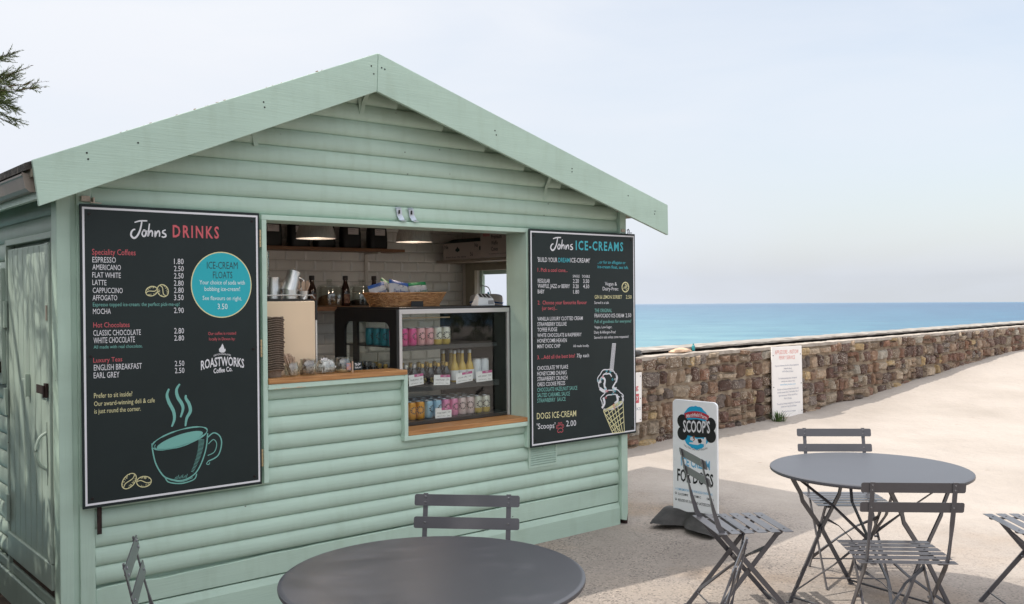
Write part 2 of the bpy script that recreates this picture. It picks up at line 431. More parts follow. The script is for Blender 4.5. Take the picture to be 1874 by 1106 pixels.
def make_ground():
    xs = sorted(set([-40, -30, -22, -16, -12, -9, -7] + [-5.5 + 0.5 * i for i in range(14)] + [1.6 + 0.12 * i for i in range(110)] + [15 + 1.0 * i for i in range(8)] + [24, 28, 34, 42]))
    ys = sorted(set([-40, -30, -20, -12, -7, -4, -2, 0] + [1 + 0.5 * i for i in range(8)] + [5 + 0.14 * i for i in range(160)] + [28, 32, 38, 45]))
    mb = MB(); idx = {}
    for x in xs:
        for y in ys:
            t, n = wall_tn(x, y)
            # the sheet drops to the beach behind the sea wall
            z = ground_z(x, y) if n > -0.5 else ground_z(x, y) - 3.6 * smooth01((-0.5 - n) / 1.2)
            idx[(x, y)] = len(mb.v); mb.v.append((x, y, z))
    for i in range(len(xs) - 1):
        for j in range(len(ys) - 1):
            mb.f.append((idx[(xs[i], ys[j])], idx[(xs[i + 1], ys[j])], idx[(xs[i + 1], ys[j + 1])], idx[(xs[i], ys[j + 1])])); mb.mi.append(0)
    m = bpy.data.materials.new('sandy_concrete'); m.use_nodes = True
    n = m.node_tree.nodes; l = m.node_tree.links; b = n['Principled BSDF']
    b.inputs['Roughness'].default_value = 0.92; b.inputs['Specular IOR Level'].default_value = 0.2
    g = n.new('ShaderNodeNewGeometry'); sp = n.new('ShaderNodeSeparateXYZ'); l.new(g.outputs['Position'], sp.inputs[0])
    def nz_(scale, det=5, rough=0.6, sc=None):
        t = n.new('ShaderNodeTexNoise'); t.inputs['Scale'].default_value = scale; t.inputs['Detail'].default_value = det; t.inputs['Roughness'].default_value = rough
        if sc:
            mpn = n.new('ShaderNodeMapping'); mpn.inputs['Scale'].default_value = sc; l.new(g.outputs['Position'], mpn.inputs[0]); l.new(mpn.outputs[0], t.inputs[0])
        else: l.new(g.outputs['Position'], t.inputs[0])
        return t.outputs['Fac']
    def ramp(fac, stops):
        r = n.new('ShaderNodeValToRGB')
        while len(r.color_ramp.elements) < len(stops): r.color_ramp.elements.new(0.5)
        for e_, (p, c) in zip(r.color_ramp.elements, stops): e_.position = p; e_.color = (*c, 1)
        l.new(fac, r.inputs[0]); return r.outputs[0]
    def mixc(f, a, b_, mode='MIX'):
        k = n.new('ShaderNodeMix'); k.data_type = 'RGBA'; k.blend_type = mode
        if isinstance(f, float): k.inputs[0].default_value = f
        else: l.new(f, k.inputs[0])
        for i, q in ((6, a), (7, b_)):
            if isinstance(q, tuple): k.inputs[i].default_value = (*q, 1)
            else: l.new(q, k.inputs[i])
        return k.outputs[2]
    def mth(op, a, b_=0.0, c=0.0):
        k = n.new('ShaderNodeMath'); k.operation = op
        for i, q in enumerate((a, b_, c)):
            if isinstance(q, (int, float)): k.inputs[i].default_value = q
            else: l.new(q, k.inputs[i])
        return k.outputs[0]
    # concrete with exposed grit
    conc = ramp(nz_(1.1, 6), [(0.32, (0.245, 0.212, 0.19)), (0.52, (0.30, 0.26, 0.232)), (0.72, (0.345, 0.292, 0.25))])
    rusty = ramp(nz_(0.8, 4, 0.5), [(0.52, (1, 1, 1)), (0.66, (1.0, 0.86, 0.72))])
    conc = mixc(1.0, conc, rusty, 'MULTIPLY')
    v = n.new('ShaderNodeTexVoronoi'); v.inputs['Scale'].default_value = 105; l.new(g.outputs['Position'], v.inputs[0])
    sepc = n.new('ShaderNodeSeparateColor'); l.new(v.outputs['Color'], sepc.inputs[0])
    grit = ramp(sepc.outputs[0], [(0.0, (0.30, 0.30, 0.33)), (0.15, (0.48, 0.47, 0.49)), (0.20, (1, 1, 1)), (0.90, (1, 1, 1)), (0.95, (1.45, 1.4, 1.35))])
    conc = mixc(mth('MULTIPLY', ramp(nz_(2.3), [(0.35, (0.35,) * 3), (0.6, (1,) * 3)]), 0.9), conc, mixc(1.0, conc, grit, 'MULTIPLY'))
    # sand
    sand = ramp(nz_(0.7, 6), [(0.3, (0.355, 0.312, 0.276)), (0.5, (0.41, 0.362, 0.325)), (0.7, (0.45, 0.40, 0.362))])
    spk = ramp(nz_(190, 2, 0.5), [(0.3, (0.86, 0.85, 0.84)), (0.55, (1, 1, 1))])
    sand = mixc(1.0, sand, spk, 'MULTIPLY')
    deb = n.new('ShaderNodeTexVoronoi'); deb.inputs['Scale'].default_value = 3.2; mpn = n.new('ShaderNodeMapping'); mpn.inputs['Scale'].default_value = (0.55, 1.6, 1); l.new(g.outputs['Position'], mpn.inputs[0]); l.new(mpn.outputs[0], deb.inputs[0])
    sand = mixc(ramp(deb.outputs['Distance'], [(0.022, (0.85,) * 3), (0.045, (0,) * 3)]), sand, (0.20, 0.13, 0.09))
    # where sand has blown over the concrete
    mask = mth('ADD', mth('MULTIPLY_ADD', sp.outputs['X'], 1.0, sp.outputs['Y']), mth('MULTIPLY', mth('SUBTRACT', nz_(0.9, 7, 0.65), 0.5), 7.0))
    mask = ramp(mth('DIVIDE', mth('SUBTRACT', mask, 7.4), 2.6), [(0.0, (0.10,) * 3), (1.0, (1,) * 3)])
    colr = mixc(mask, conc, sand)
    # dark soil and litter under the tree, at the hut's left side
    soil = ramp(nz_(9, 6, 0.7), [(0.35, (0.022, 0.016, 0.012)), (0.65, (0.085, 0.06, 0.045))])
    sm = mth('SUBTRACT', mth('MULTIPLY', sp.outputs['X'], -1.0), mth('MULTIPLY_ADD', nz_(2.0, 4), 0.5, 1.95))
    colr = mixc(ramp(mth('MULTIPLY', sm, 4.0), [(0.0, (0,) * 3), (1.0, (1,) * 3)]), colr, soil)
    l.new(colr, b.inputs['Base Color'])
    bmp = n.new('ShaderNodeBump'); bmp.inputs['Strength'].default_value = 0.85; bmp.inputs['Distance'].default_value = 0.035
    hgt = mth('ADD', mth('MULTIPLY', nz_(5.5, 5, 0.55), mask), mth('MULTIPLY', nz_(120, 3, 0.6), 0.10))
    l.new(hgt, bmp.inputs['Height']); l.new(bmp.outputs[0], b.inputs['Normal'])
    o = mb.build('ground', m, smooth=60)
    tag(o, kind='structure')
make_ground()

def make_sea():
    mb = MB(); n_ = 96
    rad = [0.0, 14, 30, 60, 110, 180, 270, 360, 438]
    # bottom-most near part is hidden by the sea wall; the sheet ends at its own horizon
    cx, cy, z = 0.0, 0.0, -3.0
    mb.v.append((cx, cy, z))
    for r in rad[1:]:
        for k in range(n_): a = 2 * math.pi * k / n_; mb.v.append((cx + r * math.cos(a), cy + r * math.sin(a), z))
    for k in range(n_): mb.f.append((0, 1 + k, 1 + (k + 1) % n_)); mb.mi.append(0)
    for i in range(len(rad) - 2):
        for k in range(n_): k2 = (k + 1) % n_; mb.f.append((1 + i * n_ + k, 1 + (i + 1) * n_ + k, 1 + (i + 1) * n_ + k2, 1 + i * n_ + k2)); mb.mi.append(0)
    m = bpy.data.materials.new('sea_water'); m.use_nodes = True
    n = m.node_tree.nodes; l = m.node_tree.links; b = n['Principled BSDF']
    b.inputs['Roughness'].default_value = 0.30; b.inputs['Specular IOR Level'].default_value = 0.2
    g = n.new('ShaderNodeNewGeometry'); ln = n.new('ShaderNodeVectorMath'); ln.operation = 'LENGTH'; l.new(g.outputs['Position'], ln.inputs[0])
    r = n.new('ShaderNodeValToRGB')
    st = [(0.0, (0.155, 0.31, 0.32)), (0.14, (0.135, 0.29, 0.315)), (0.40, (0.07, 0.19, 0.265)), (0.80, (0.055, 0.14, 0.235)), (0.92, (0.09, 0.16, 0.25)), (1.0, (0.20, 0.26, 0.34))]  # outermost stops turn pale: horizon haze put into the water colour
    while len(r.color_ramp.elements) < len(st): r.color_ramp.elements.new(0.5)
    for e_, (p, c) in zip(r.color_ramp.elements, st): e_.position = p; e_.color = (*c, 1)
    # tinted darker and bluer to the right, standing in for haze glare at left
    spx = n.new('ShaderNodeSeparateXYZ'); l.new(g.outputs['Position'], spx.inputs[0])
    dx_ = n.new('ShaderNodeMath'); dx_.operation = 'DIVIDE'; l.new(spx.outputs['X'], dx_.inputs[0]); l.new(ln.outputs['Value'], dx_.inputs[1])
    rx = n.new('ShaderNodeMapRange'); rx.inputs['From Min'].default_value = 0.15; rx.inputs['From Max'].default_value = 0.50; l.new(dx_.outputs[0], rx.inputs['Value'])
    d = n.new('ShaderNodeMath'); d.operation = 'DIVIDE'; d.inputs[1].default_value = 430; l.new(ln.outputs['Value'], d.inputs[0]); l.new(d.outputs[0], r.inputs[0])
    mpn = n.new('ShaderNodeMapping'); mpn.inputs['Scale'].default_value = (0.10, 0.17, 1); mpn.inputs['Rotation'].default_value = (0, 0, 0.25); l.new(g.outputs['Position'], mpn.inputs[0])
    t = n.new('ShaderNodeTexNoise'); t.inputs['Scale'].default_value = 1.0; t.inputs['Detail'].default_value = 8; t.inputs['Roughness'].default_value = 0.68; l.new(mpn.outputs[0], t.inputs[0])
    rr = n.new('ShaderNodeValToRGB'); rr.color_ramp.elements[0].position = 0.36; rr.color_ramp.elements[0].color = (0.34, 0.60, 0.74, 1); rr.color_ramp.elements[1].position = 0.60; rr.color_ramp.elements[1].color = (1.12, 1.07, 1.03, 1)
    l.new(t.outputs['Fac'], rr.inputs[0])
    mu = n.new('ShaderNodeMix'); mu.data_type = 'RGBA'; mu.blend_type = 'MULTIPLY'; mu.inputs[0].default_value = 0.85; l.new(r.outputs[0], mu.inputs[6]); l.new(rr.outputs[0], mu.inputs[7]); mr = n.new('ShaderNodeMix'); mr.data_type = 'RGBA'; mr.blend_type = 'MULTIPLY'; l.new(rx.outputs['Result'], mr.inputs[0]); l.new(mu.outputs[2], mr.inputs[6]); mr.inputs[7].default_value = (0.06, 0.52, 0.74, 1)
    l.new(mr.outputs[2], b.inputs['Base Color'])
    bp = n.new('ShaderNodeBump'); bp.inputs['Strength'].default_value = 0.5; bp.inputs['Distance'].default_value = 0.5; l.new(t.outputs['Fac'], bp.inputs['Height']); l.new(bp.outputs[0], b.inputs['Normal'])
    tag(mb.build('sea', m), kind='structure')
make_sea()
# ------------------------------------------------------------------ rubble sea wall
def make_sea_wall():
    rw = random.Random(5)
    root = thing('stone_wall', 'long rubble stone sea wall with pale mortar top, rising out of the sand by the water', 'wall', WP + Vector((0, 0, 0)), math.atan2(WT.y, WT.x))
    T0, T1, ZT = -2.2, 17.0, 0.93
    # core: local x along, y = -towards camera, so camera side is -y
    core = MB(); core.box(T0, T1, 0.036, 0.60, -0.6, ZT - 0.03)
    mort = mat('sandy_mortar', (0.23, 0.175, 0.125), 0.95, col2=(0.37, 0.29, 0.21), vscale=9, bump=0.8, bscale=60)
    core.build('core', mort, root)
    pal = [(0.19, 0.118, 0.078)] * 4 + [(0.28, 0.205, 0.145)] * 4 + [(0.12, 0.068, 0.053)] * 3 + [(0.34, 0.27, 0.20)] * 3 + [(0.36, 0.26, 0.14)] + [(0.21, 0.115, 0.078)] * 2 + [(0.38, 0.34, 0.285)] + [(0.16, 0.125, 0.108)] * 2
    vs = []; fs = []; cols = []
    def stone(x0, x1, z0, z1):
        g = 0.007
        x0 += g; x1 -= g; z0 += g * 0.8; z1 -= g * 0.8
        if x1 - x0 < 0.025 or z1 - z0 < 0.02: return
        nx, nz = 7, 6
        proud = rw.uniform(-0.004, 0.012); sk = [rw.uniform(-0.016, 0.016) for _ in range(8)]
        tilt = rw.uniform(-0.05, 0.05); seed = rw.uniform(0, 99); c = rw.choice(pal); k = rw.uniform(0.72, 1.45); c = tuple(q * k for q in c)
        if rw.random() < 0.8 and x0 > 8 and z0 < 0.62: c = tuple(a * 0.6 + b_ * 0.4 for a, b_ in zip(c, (0.22, 0.10, 0.06)))
        base = len(vs)
        for j in range(nz + 1):
            for i in range(nx + 1):
                a = i / nx * 2 - 1; b = j / nz * 2 - 1
                # superellipse-ish rounding of the outline
                rr = (abs(a) ** 14 + abs(b) ** 14) ** (1 / 14)
                m_ = max(abs(a), abs(b)); sc = (m_ / rr) if rr > 1e-6 else 1.0
                aa = a * (0.35 * sc + 0.65) if m_ > 0.7 else a
                bb = b * (0.35 * sc + 0.65) if m_ > 0.7 else b
                x = (x0 + x1) / 2 + aa * (x1 - x0) / 2; z = (z0 + z1) / 2 + bb * (z1 - z0) / 2
                x += sk[0] * b * 0.6 + sk[1] * b * b * 0.5; z += sk[2] * a * 0.6 + sk[3] * a * a * 0.6
                edge = max(abs(a), abs(b))
                nn = mnoise.noise(Vector((x * 16 + seed, z * 16, seed))) * 0.014 + mnoise.cell(Vector((x * 17 + seed, z * 17, seed))) * 0.009 + mnoise.noise(Vector((x * 45 + seed, z * 45, 2))) * 0.006
                x += mnoise.noise(Vector((x * 22, z * 22, seed))) * 0.008; z += mnoise.noise(Vector((x * 22, z * 22, seed + 7))) * 0.008
                y = -proud - 0.007 * (1 - edge ** 4) + nn + tilt * (x - (x0 + x1) / 2)
                if edge > 0.99: y = 0.05
                elif edge > 0.7: y += 0.006
                vs.append((x, y, z))
        for j in range(nz):
            for i in range(nx):
                q = base + j * (nx + 1) + i
                fs.append((q, q + 1, q + nx + 2, q + nx + 1)); cols.append(c)
    z = -0.22
    rows = []
    while z < ZT - 0.05:
        h = rw.uniform(0.095, 0.185)
        if ZT - (z + h) < 0.07: h = ZT - z
        rows.append((z, z + h)); z += h
    for (a, b) in rows:
        x = T0
        while x < T1:
            wd = rw.choice([rw.uniform(0.08, 0.15), rw.uniform(0.12, 0.22), rw.uniform(0.18, 0.32)])
            if b - a > 0.12 and rw.random() < 0.28:
                s = a + (b - a) * rw.uniform(0.38, 0.62)
                stone(x, x + wd, a, s); stone(x, x + wd, s, b)
            else:
                dz = rw.uniform(-0.018, 0.018)
                stone(x, x + wd, a + (dz if a > 0 else 0), b + (rw.uniform(-0.02, 0.012) if b < ZT - .02 else rw.uniform(-0.06, 0.012)))
            x += wd
    me = bpy.data.meshes.new('stones'); me.from_pydata(vs, [], fs); me.update()
    at = me.color_attributes.new('stone_colour', 'FLOAT_COLOR', 'CORNER')
    arr = np.repeat(np.array([(*c, 1.0) for c in cols], dtype=np.float32), 4, axis=0)
    at.data.foreach_set('color', arr.ravel())
    me.polygons.foreach_set('use_smooth', [True] * len(me.polygons)); me.set_sharp_from_angle(angle=R(24))
    m = bpy.data.materials.new('rubble_stone'); m.use_nodes = True
    n = m.node_tree.nodes; l = m.node_tree.links; bs = n['Principled BSDF']; bs.inputs['Roughness'].default_value = 0.9
    ca = n.new('ShaderNodeAttribute'); ca.attribute_name = 'stone_colour'
    tcn = n.new('ShaderNodeTexCoord')
    def nz_(scale, det=6, rough=0.65, sc=(1, 1, 1)):
        mpn = n.new('ShaderNodeMapping'); mpn.inputs['Scale'].default_value = sc; l.new(tcn.outputs['Object'], mpn.inputs[0])
        t = n.new('ShaderNodeTexNoise'); t.inputs['Scale'].default_value = scale; t.inputs['Detail'].default_value = det; t.inputs['Roughness'].default_value = rough; l.new(mpn.outputs[0], t.inputs[0]); return t.outputs['Fac']
    r1 = n.new('ShaderNodeValToRGB'); r1.color_ramp.elements[0].position = 0.28; r1.color_ramp.elements[0].color = (0.55, 0.53, 0.52, 1); r1.color_ramp.elements[1].position = 0.72; r1.color_ramp.elements[1].color = (1.45, 1.42, 1.38, 1)
    l.new(nz_(26), r1.inputs[0])
    mu = n.new('ShaderNodeMix'); mu.data_type = 'RGBA'; mu.blend_type = 'MULTIPLY'; mu.inputs[0].default_value = 1.0; l.new(ca.outputs['Color'], mu.inputs[6]); l.new(r1.outputs[0], mu.inputs[7])
    # pale lichen and dried salt speckle
    r2 = n.new('ShaderNodeValToRGB'); r2.color_ramp.elements[0].position = 0.53; r2.color_ramp.elements[0].color = (0, 0, 0, 1); r2.color_ramp.elements[1].position = 0.62; r2.color_ramp.elements[1].color = (1, 1, 1, 1)
    l.new(nz_(75, 4, 0.6), r2.inputs[0])
    r3 = n.new('ShaderNodeValToRGB'); r3.color_ramp.elements[0].position = 0.42; r3.color_ramp.elements[0].color = (0, 0, 0, 1); r3.color_ramp.elements[1].position = 0.6; r3.color_ramp.elements[1].color = (1, 1, 1, 1)
    l.new(nz_(3.2, 4), r3.inputs[0])
    k = n.new('ShaderNodeMath'); k.operation = 'MULTIPLY'; l.new(r2.outputs[0], k.inputs[0]); l.new(r3.outputs[0], k.inputs[1])
    m2 = n.new('ShaderNodeMix'); m2.data_type = 'RGBA'; l.new(k.outputs[0], m2.inputs[0]); l.new(mu.outputs[2], m2.inputs[6]); m2.inputs[7].default_value = (0.58, 0.52, 0.44, 1)
    l.new(m2.outputs[2], bs.inputs['Base Color'])
    bp = n.new('ShaderNodeBump'); bp.inputs['Strength'].default_value = 1.0; bp.inputs['Distance'].default_value = 0.02; l.new(nz_(55, 6, 0.7), bp.inputs['Height']); l.new(bp.outputs[0], bs.inputs['Normal'])
    me.materials.append(m)
    o = bpy.data.objects.new('stones', me); COL.objects.link(o); o.parent = root
    # mortar bed along the front of the top, lumpy
    def lumpy(name, y0, y1, z0, z1, amp, seed, mt, step=0.06, x0=T0, x1=T1):
        mb = MB(); nseg = int((x1 - x0) / step); prof = [(0, 0), (0, 1), (0.5, 1.0), (1, 1), (1, 0)]
        for i in range(nseg + 1):
            x = x0 + i * step
            for q, (py, pz) in enumerate(prof):
                nn = mnoise.noise(Vector((x * 5, q * 3.1, seed))) * amp + mnoise.noise(Vector((x * 19, q * 2.3, seed + 3))) * amp * 0.5
                mb.v.append((x, y0 + (y1 - y0) * py + nn * (1.2 if py == 0 else 0.4), z0 + (z1 - z0) * pz + (nn * 0.6 if pz == 1 else 0)))
        k_ = len(prof)
        for i in range(nseg):
            for q in range(k_ - 1): a = i * k_ + q; mb.f.append((a, a + k_, a + k_ + 1, a + 1)); mb.mi.append(0)
        mb.f.append(tuple(range(k_))); mb.mi.append(0); mb.f.append(tuple(range(nseg * k_ + k_ - 1, nseg * k_ - 1, -1))); mb.mi.append(0)
        return mb.build(name, mt, root, smooth=50)
    pale = mat('pale_mortar', (0.30, 0.255, 0.215), 0.9, col2=(0.46, 0.405, 0.35), vscale=7, bump=0.5, bscale=40)
    grey = mat('weathered_coping', (0.20, 0.18, 0.16), 0.9, col2=(0.40, 0.365, 0.33), vscale=4, bump=0.5, bscale=30)
    lumpy('mortar_bed', 0.014, 0.20, ZT - 0.035, ZT + 0.004, 0.012, 1, pale)
    lumpy('coping', 0.25, 0.66, ZT + 0.030, ZT + 0.052, 0.016, 9, grey, 0.09)
    lumpy('shaded_coping_bed', 0.42, 0.62, ZT - 0.04, ZT + 0.032, 0.006, 4, M['rubber'], 0.12)  # bed coloured near black to paint in the shadow under the coping
    return root
make_sea_wall()
def WL(t, n, z): return WP + WT * t + WN * n + Vector((0, 0, z))
WROT = math.atan2(WT.y, WT.x)
def lump(name, label, cat, loc, rot, size, m, seed, sub=3, amp=0.35):
    bm = bmesh.new(); bmesh.ops.create_icosphere(bm, subdivisions=sub, radius=1.0)
    for v in bm.verts:
        k = 1 + amp * mnoise.noise(v.co * 1.7 + Vector((seed, 0, 0))) + amp * 0.5 * mnoise.noise(v.co * 4 + Vector((0, seed, 0)))
        v.co = Vector((v.co.x * size[0] * k, v.co.y * size[1] * k, max(-0.25, v.co.z) * size[2] * k + 0.25 * size[2]))
    me = bpy.data.meshes.new(name); bm.to_mesh(me); bm.free()
    me.polygons.foreach_set('use_smooth', [True] * len(me.polygons)); me.materials.append(m)
    o = bpy.data.objects.new(name, me); COL.objects.link(o); o.location = loc; o.rotation_euler = (0, 0, rot)
    if cat: tag(o, label, cat)
    return o
lump('driftwood', 'dark lump of driftwood lying on the sea wall next to the ice cream board', 'driftwood', WL(0.10, -0.17, 0.95), WROT, (0.22, 0.07, 0.05), mat('wet_driftwood', (0.03, 0.027, 0.026), 0.6, var=0.4, vscale=12, bump=0.5), 4)
lump('towel', 'crumpled peach towel left on top of the sea wall', 'towel', WL(1.02, -0.16, 0.945), WROT, (0.17, 0.06, 0.035), mat('peach_cloth', (0.62, 0.42, 0.29), 0.9, var=0.12, vscale=9), 8)
tb = MB(); tb.lathe([(0.016, 0), (0.02, 0.004), (0.02, 0.05), (0.012, 0.066), (0.008, 0.07), (0.008, 0.085)], 14)
tag(tb.build('bottle', mat('teal_bottle', (0.02, 0.22, 0.24), 0.3), smooth=35), 'small teal bottle standing on the sea wall beyond the peach towel', 'bottle').location = WL(1.38, -0.24, 0.938)
# grass tuft at the foot of the ferry notice
gm = MB(); gr = random.Random(3)
for i in range(110):
    a = gr.uniform(0, 6.28); r0 = gr.uniform(0, 0.07); ln = gr.uniform(0.05, 0.16); le = gr.uniform(0.2, 1.1)
    x, y = r0 * math.cos(a) * 1.3, r0 * math.sin(a) * 0.6; dx, dy = math.cos(a) * le, math.sin(a) * le
    p = [(x, y, 0), (x + dx * ln * .3, y + dy * ln * .3, ln * .6), (x + dx * ln * .8, y + dy * ln * .8, ln * .85)]
    s = (-math.sin(a) * 0.0035, math.cos(a) * 0.0035)
    gm.add([(p[0][0] - s[0], p[0][1] - s[1], 0), (p[0][0] + s[0], p[0][1] + s[1], 0), (p[1][0] + s[0], p[1][1] + s[1], p[1][2]), (p[1][0] - s[0], p[1][1] - s[1], p[1][2]), p[2]], [(0, 1, 2, 3), (3, 2, 4)])
gt = gm.build('grass_tuft', mat('grass', (0.06, 0.11, 0.025), 0.7, var=0.3, vscale=20))
gt.location = (3.22, 11.47, ground_z(3.22, 11.47)); tag(gt, 'green tuft of grass at the foot of the ferry notice', 'grass')
# ------------------------------------------------------------------ the hut (local x along the front, y into the hut, z up)
hut = thing('kiosk', 'sage green timber kiosk with gabled roof and open serving hatch between two menu boards', 'kiosk', HG, PHI)
LOGP = [(0.0, 0.12), (0.02, 0.42), (0.07, 0.62), (0.16, 0.82), (0.28, 0.95), (0.40, 1.0), (0.53, 0.98), (0.66, 0.905), (0.78, 0.78), (0.89, 0.60), (0.97, 0.44), (1.0, 0.34)]
def log_profile(z0, z1, bulge, n=10):
    """barrel-faced board: tucked in at the top, fullest below the middle, curling under to a thin joint"""
    return [(-bulge * k, z0 + (z1 - z0) * (0.006 + 0.992 * t)) for t, k in LOGP]
def log_front(mb, u0, u1, z0, z1, bulge=0.025, w0=0.0, sag=0.0):
    pr = log_profile(z0, z1, bulge); n = len(pr)
    pr = pr + [(0.014, z1), (0.014, z0)]; k = len(pr)
    vs = [(u0, w0 + a, b) for a, b in pr] + [(u1, w0 + a, b) for a, b in pr]
    fs = [tuple(range(k - 1, -1, -1)), tuple(range(k, 2 * k))] + [(i, (i + 1) % k, (i + 1) % k + k, i + k) for i in range(k)]
    mb.add(vs, fs)
def log_side(mb, w0, w1, z0, z1, bulge=0.024, x0=-3.585):
    pr = log_profile(z0, z1, bulge); pr = pr + [(0.014, z1), (0.014, z0)]; k = len(pr)
    vs = [(x0 + a, w1, b) for a, b in pr] + [(x0 + a, w0, b) for a, b in pr]
    fs = [tuple(range(k - 1, -1, -1)), tuple(range(k, 2 * k))] + [(i, (i + 1) % k, (i + 1) % k + k, i + k) for i in range(k)]
    mb.add(vs, fs)
AP = (-2.055, 2.906)                       # ridge, left end, right end of the bargeboards (u, z)
LE = (-3.769, 2.186); RE = (0.306, 2.220)
def roof_z(u): 
    if u < AP[0]: return AP[1] + (u - AP[0]) * (LE[1] - AP[1]) / (LE[0] - AP[0])
    return AP[1] + (u - AP[0]) * (RE[1] - AP[1]) / (RE[0] - AP[0])
def roof_u(z): return (AP[0] + (z - AP[1]) * (LE[0] - AP[0]) / (LE[1] - AP[1]), AP[0] + (z - AP[1]) * (RE[0] - AP[0]) / (RE[1] - AP[1]))
UL, UR, SILL, SILL2, HEAD = -2.64, -0.845, 1.150, 0.797, 2.010
UM = -1.785
mb = MB()
z = 0.277
P_ = 0.0873
while z < 2.06:
    a, b = z, z + P_
    if abs(b - 2.11) < 0.03: b = 2.11
    mid = (a + b) / 2
    if mid < SILL2 - 0.03 or mid > HEAD: iv = [(-3.474, 0.0)]
    elif mid < SILL: iv = [(-3.474, UM + 0.005), (UR - 0.01, 0.0)]
    else: iv = [(-3.474, UL + 0.005), (UR - 0.01, 0.0)]
    for i0, i1 in iv: log_front(mb, i0, i1, a, b)
    z = b
z = 2.11
while z < 2.80:
    b = z + 0.0925; l_, r_ = roof_u(b + 0.075); l_ = max(l_, -3.56); r_ = min(r_, 0.0)
    if r_ - l_ > 0.1: log_front(mb, l_, r_, z, b)
    z = b
mb.build('log_siding', M['sage'], hut, smooth=50)
mb = MB()                                   # plain boards below the logs
mb.prism([(-3.474, 0.156), (0.0, 0.156), (0.0, 0.271), (-2.35, 0.271), (-2.45, 0.268), (-2.6, 0.270), (-2.85, 0.262), (-3.05, 0.261), (-3.18, 0.256), (-3.30, 0.268), (-3.43, 0.266), (-3.474, 0.262)], -0.019, 0.014)
mb.build('flat_board', M['sage'], hut, bevel=0.004)
mb = MB()
mb.add([(-3.474, 0.014, 0.15), (-3.474, -0.022, 0.15), (-3.474, -0.034, 0.115), (-3.474, -0.034, -0.03), (-3.474, 0.014, -0.03), (0.0, 0.014, 0.15), (0.0, -0.022, 0.15), (0.0, -0.034, 0.115), (0.0, -0.034, -0.03), (0.0, 0.014, -0.03)],
       [(0, 1, 2, 3, 4), (9, 8, 7, 6, 5), (1, 0, 5, 6), (2, 1, 6, 7), (3, 2, 7, 8), (4, 3, 8, 9), (0, 4, 9, 5)])
mb.build('skirting', M['sage'], hut)
mb = MB(); y0, y1 = 0.016, 0.045             # wall lining behind the logs, with the hatch opening left out
mb.box(-3.56, UL, y0, y1, 0.0, HEAD); mb.box(UL, UM, y0, y1, 0.0, SILL - 0.03); mb.box(UM, UR, y0, y1, 0.0, SILL2 - 0.03); mb.box(UR, 0.0, y0, y1, 0.0, HEAD)
zt = 0.075
mb.prism([(-3.56, HEAD), (0.0, HEAD), (0.0, roof_z(0.0) - zt), (AP[0], AP[1] - zt), (-3.56, roof_z(-3.56) - zt)], y0, y1)
mb.build('wall_lining', M['sage'], hut)
# corner posts
def post(u0, u1, w0, w1, z0, z1): mb = MB(); mb.box(u0, u1, w0, w1, z0, z1); return mb.build('corner_post', M['sage_v'], hut, bevel=0.004)
post(-3.628, -3.568, -0.030, 0.055, -0.03, 2.13)
post(-3.543, -3.476, -0.030, 0.014, -0.03, 2.16)
mb = MB(); mb.box(-3.568, -3.543, -0.016, 0.02, 0, 2.13); mb.build('corner_gap', M['sage_v'], hut)
pr_ = [(0.003, 0.034), (0.052, 0.02), (0.064, 0.075), (0.064, 2.17), (0.003, 2.17)]
mb = MB(); mb.prism(pr_, -0.050, 0.05); mb.build('corner_post', M['sage_v'], hut, bevel=0.004)
mb = MB(); mb.prism([(0.036, 0.0), (0.058, 0.0), (0.061, 0.07), (0.05, 0.066), (0.042, 0.03)], -0.049, 0.03); mb.build('post_rot', M['rust'], hut)
# bargeboards
mb = MB(); mb.prism([LE, (-3.744, 1.992), (-2.0655, 2.699), (-2.0565, 2.906)], -0.222, -0.20)
mb.build('bargeboard', M['sage'], hut, bevel=0.003)
mb = MB(); mb.prism([(-2.0545, 2.906), (-2.0635, 2.699), (0.309, 2.010), RE], -0.222, -0.20)
mb.build('bargeboard', M['sage'], hut, bevel=0.003)
mb = MB()
for u, z in ((-3.55, 2.235), (-3.545, 2.208), (-2.72, 2.56), (-2.715, 2.535), (-2.10, 2.83), (-2.085, 2.79), (-2.035, 2.83), (-2.015, 2.825), (-1.25, 2.575), (-1.24, 2.55), (-0.62, 2.40), (-0.62, 2.38), (0.17, 2.17), (0.165, 2.15), (-3.33, 2.30), (-0.1, 2.26)):
    mb.lathe([(0.0042, 0.0), (0.0042, 0.0012)], 10, (0, 0, 0)); n = 20
    for i in range(len(mb.v) - 20, len(mb.v)): x, y, zz = mb.v[i]; mb.v[i] = (u + x, -0.2225 - zz, z + y)
    mb.build('nail', M['screw'], hut); mb = MB()
pass
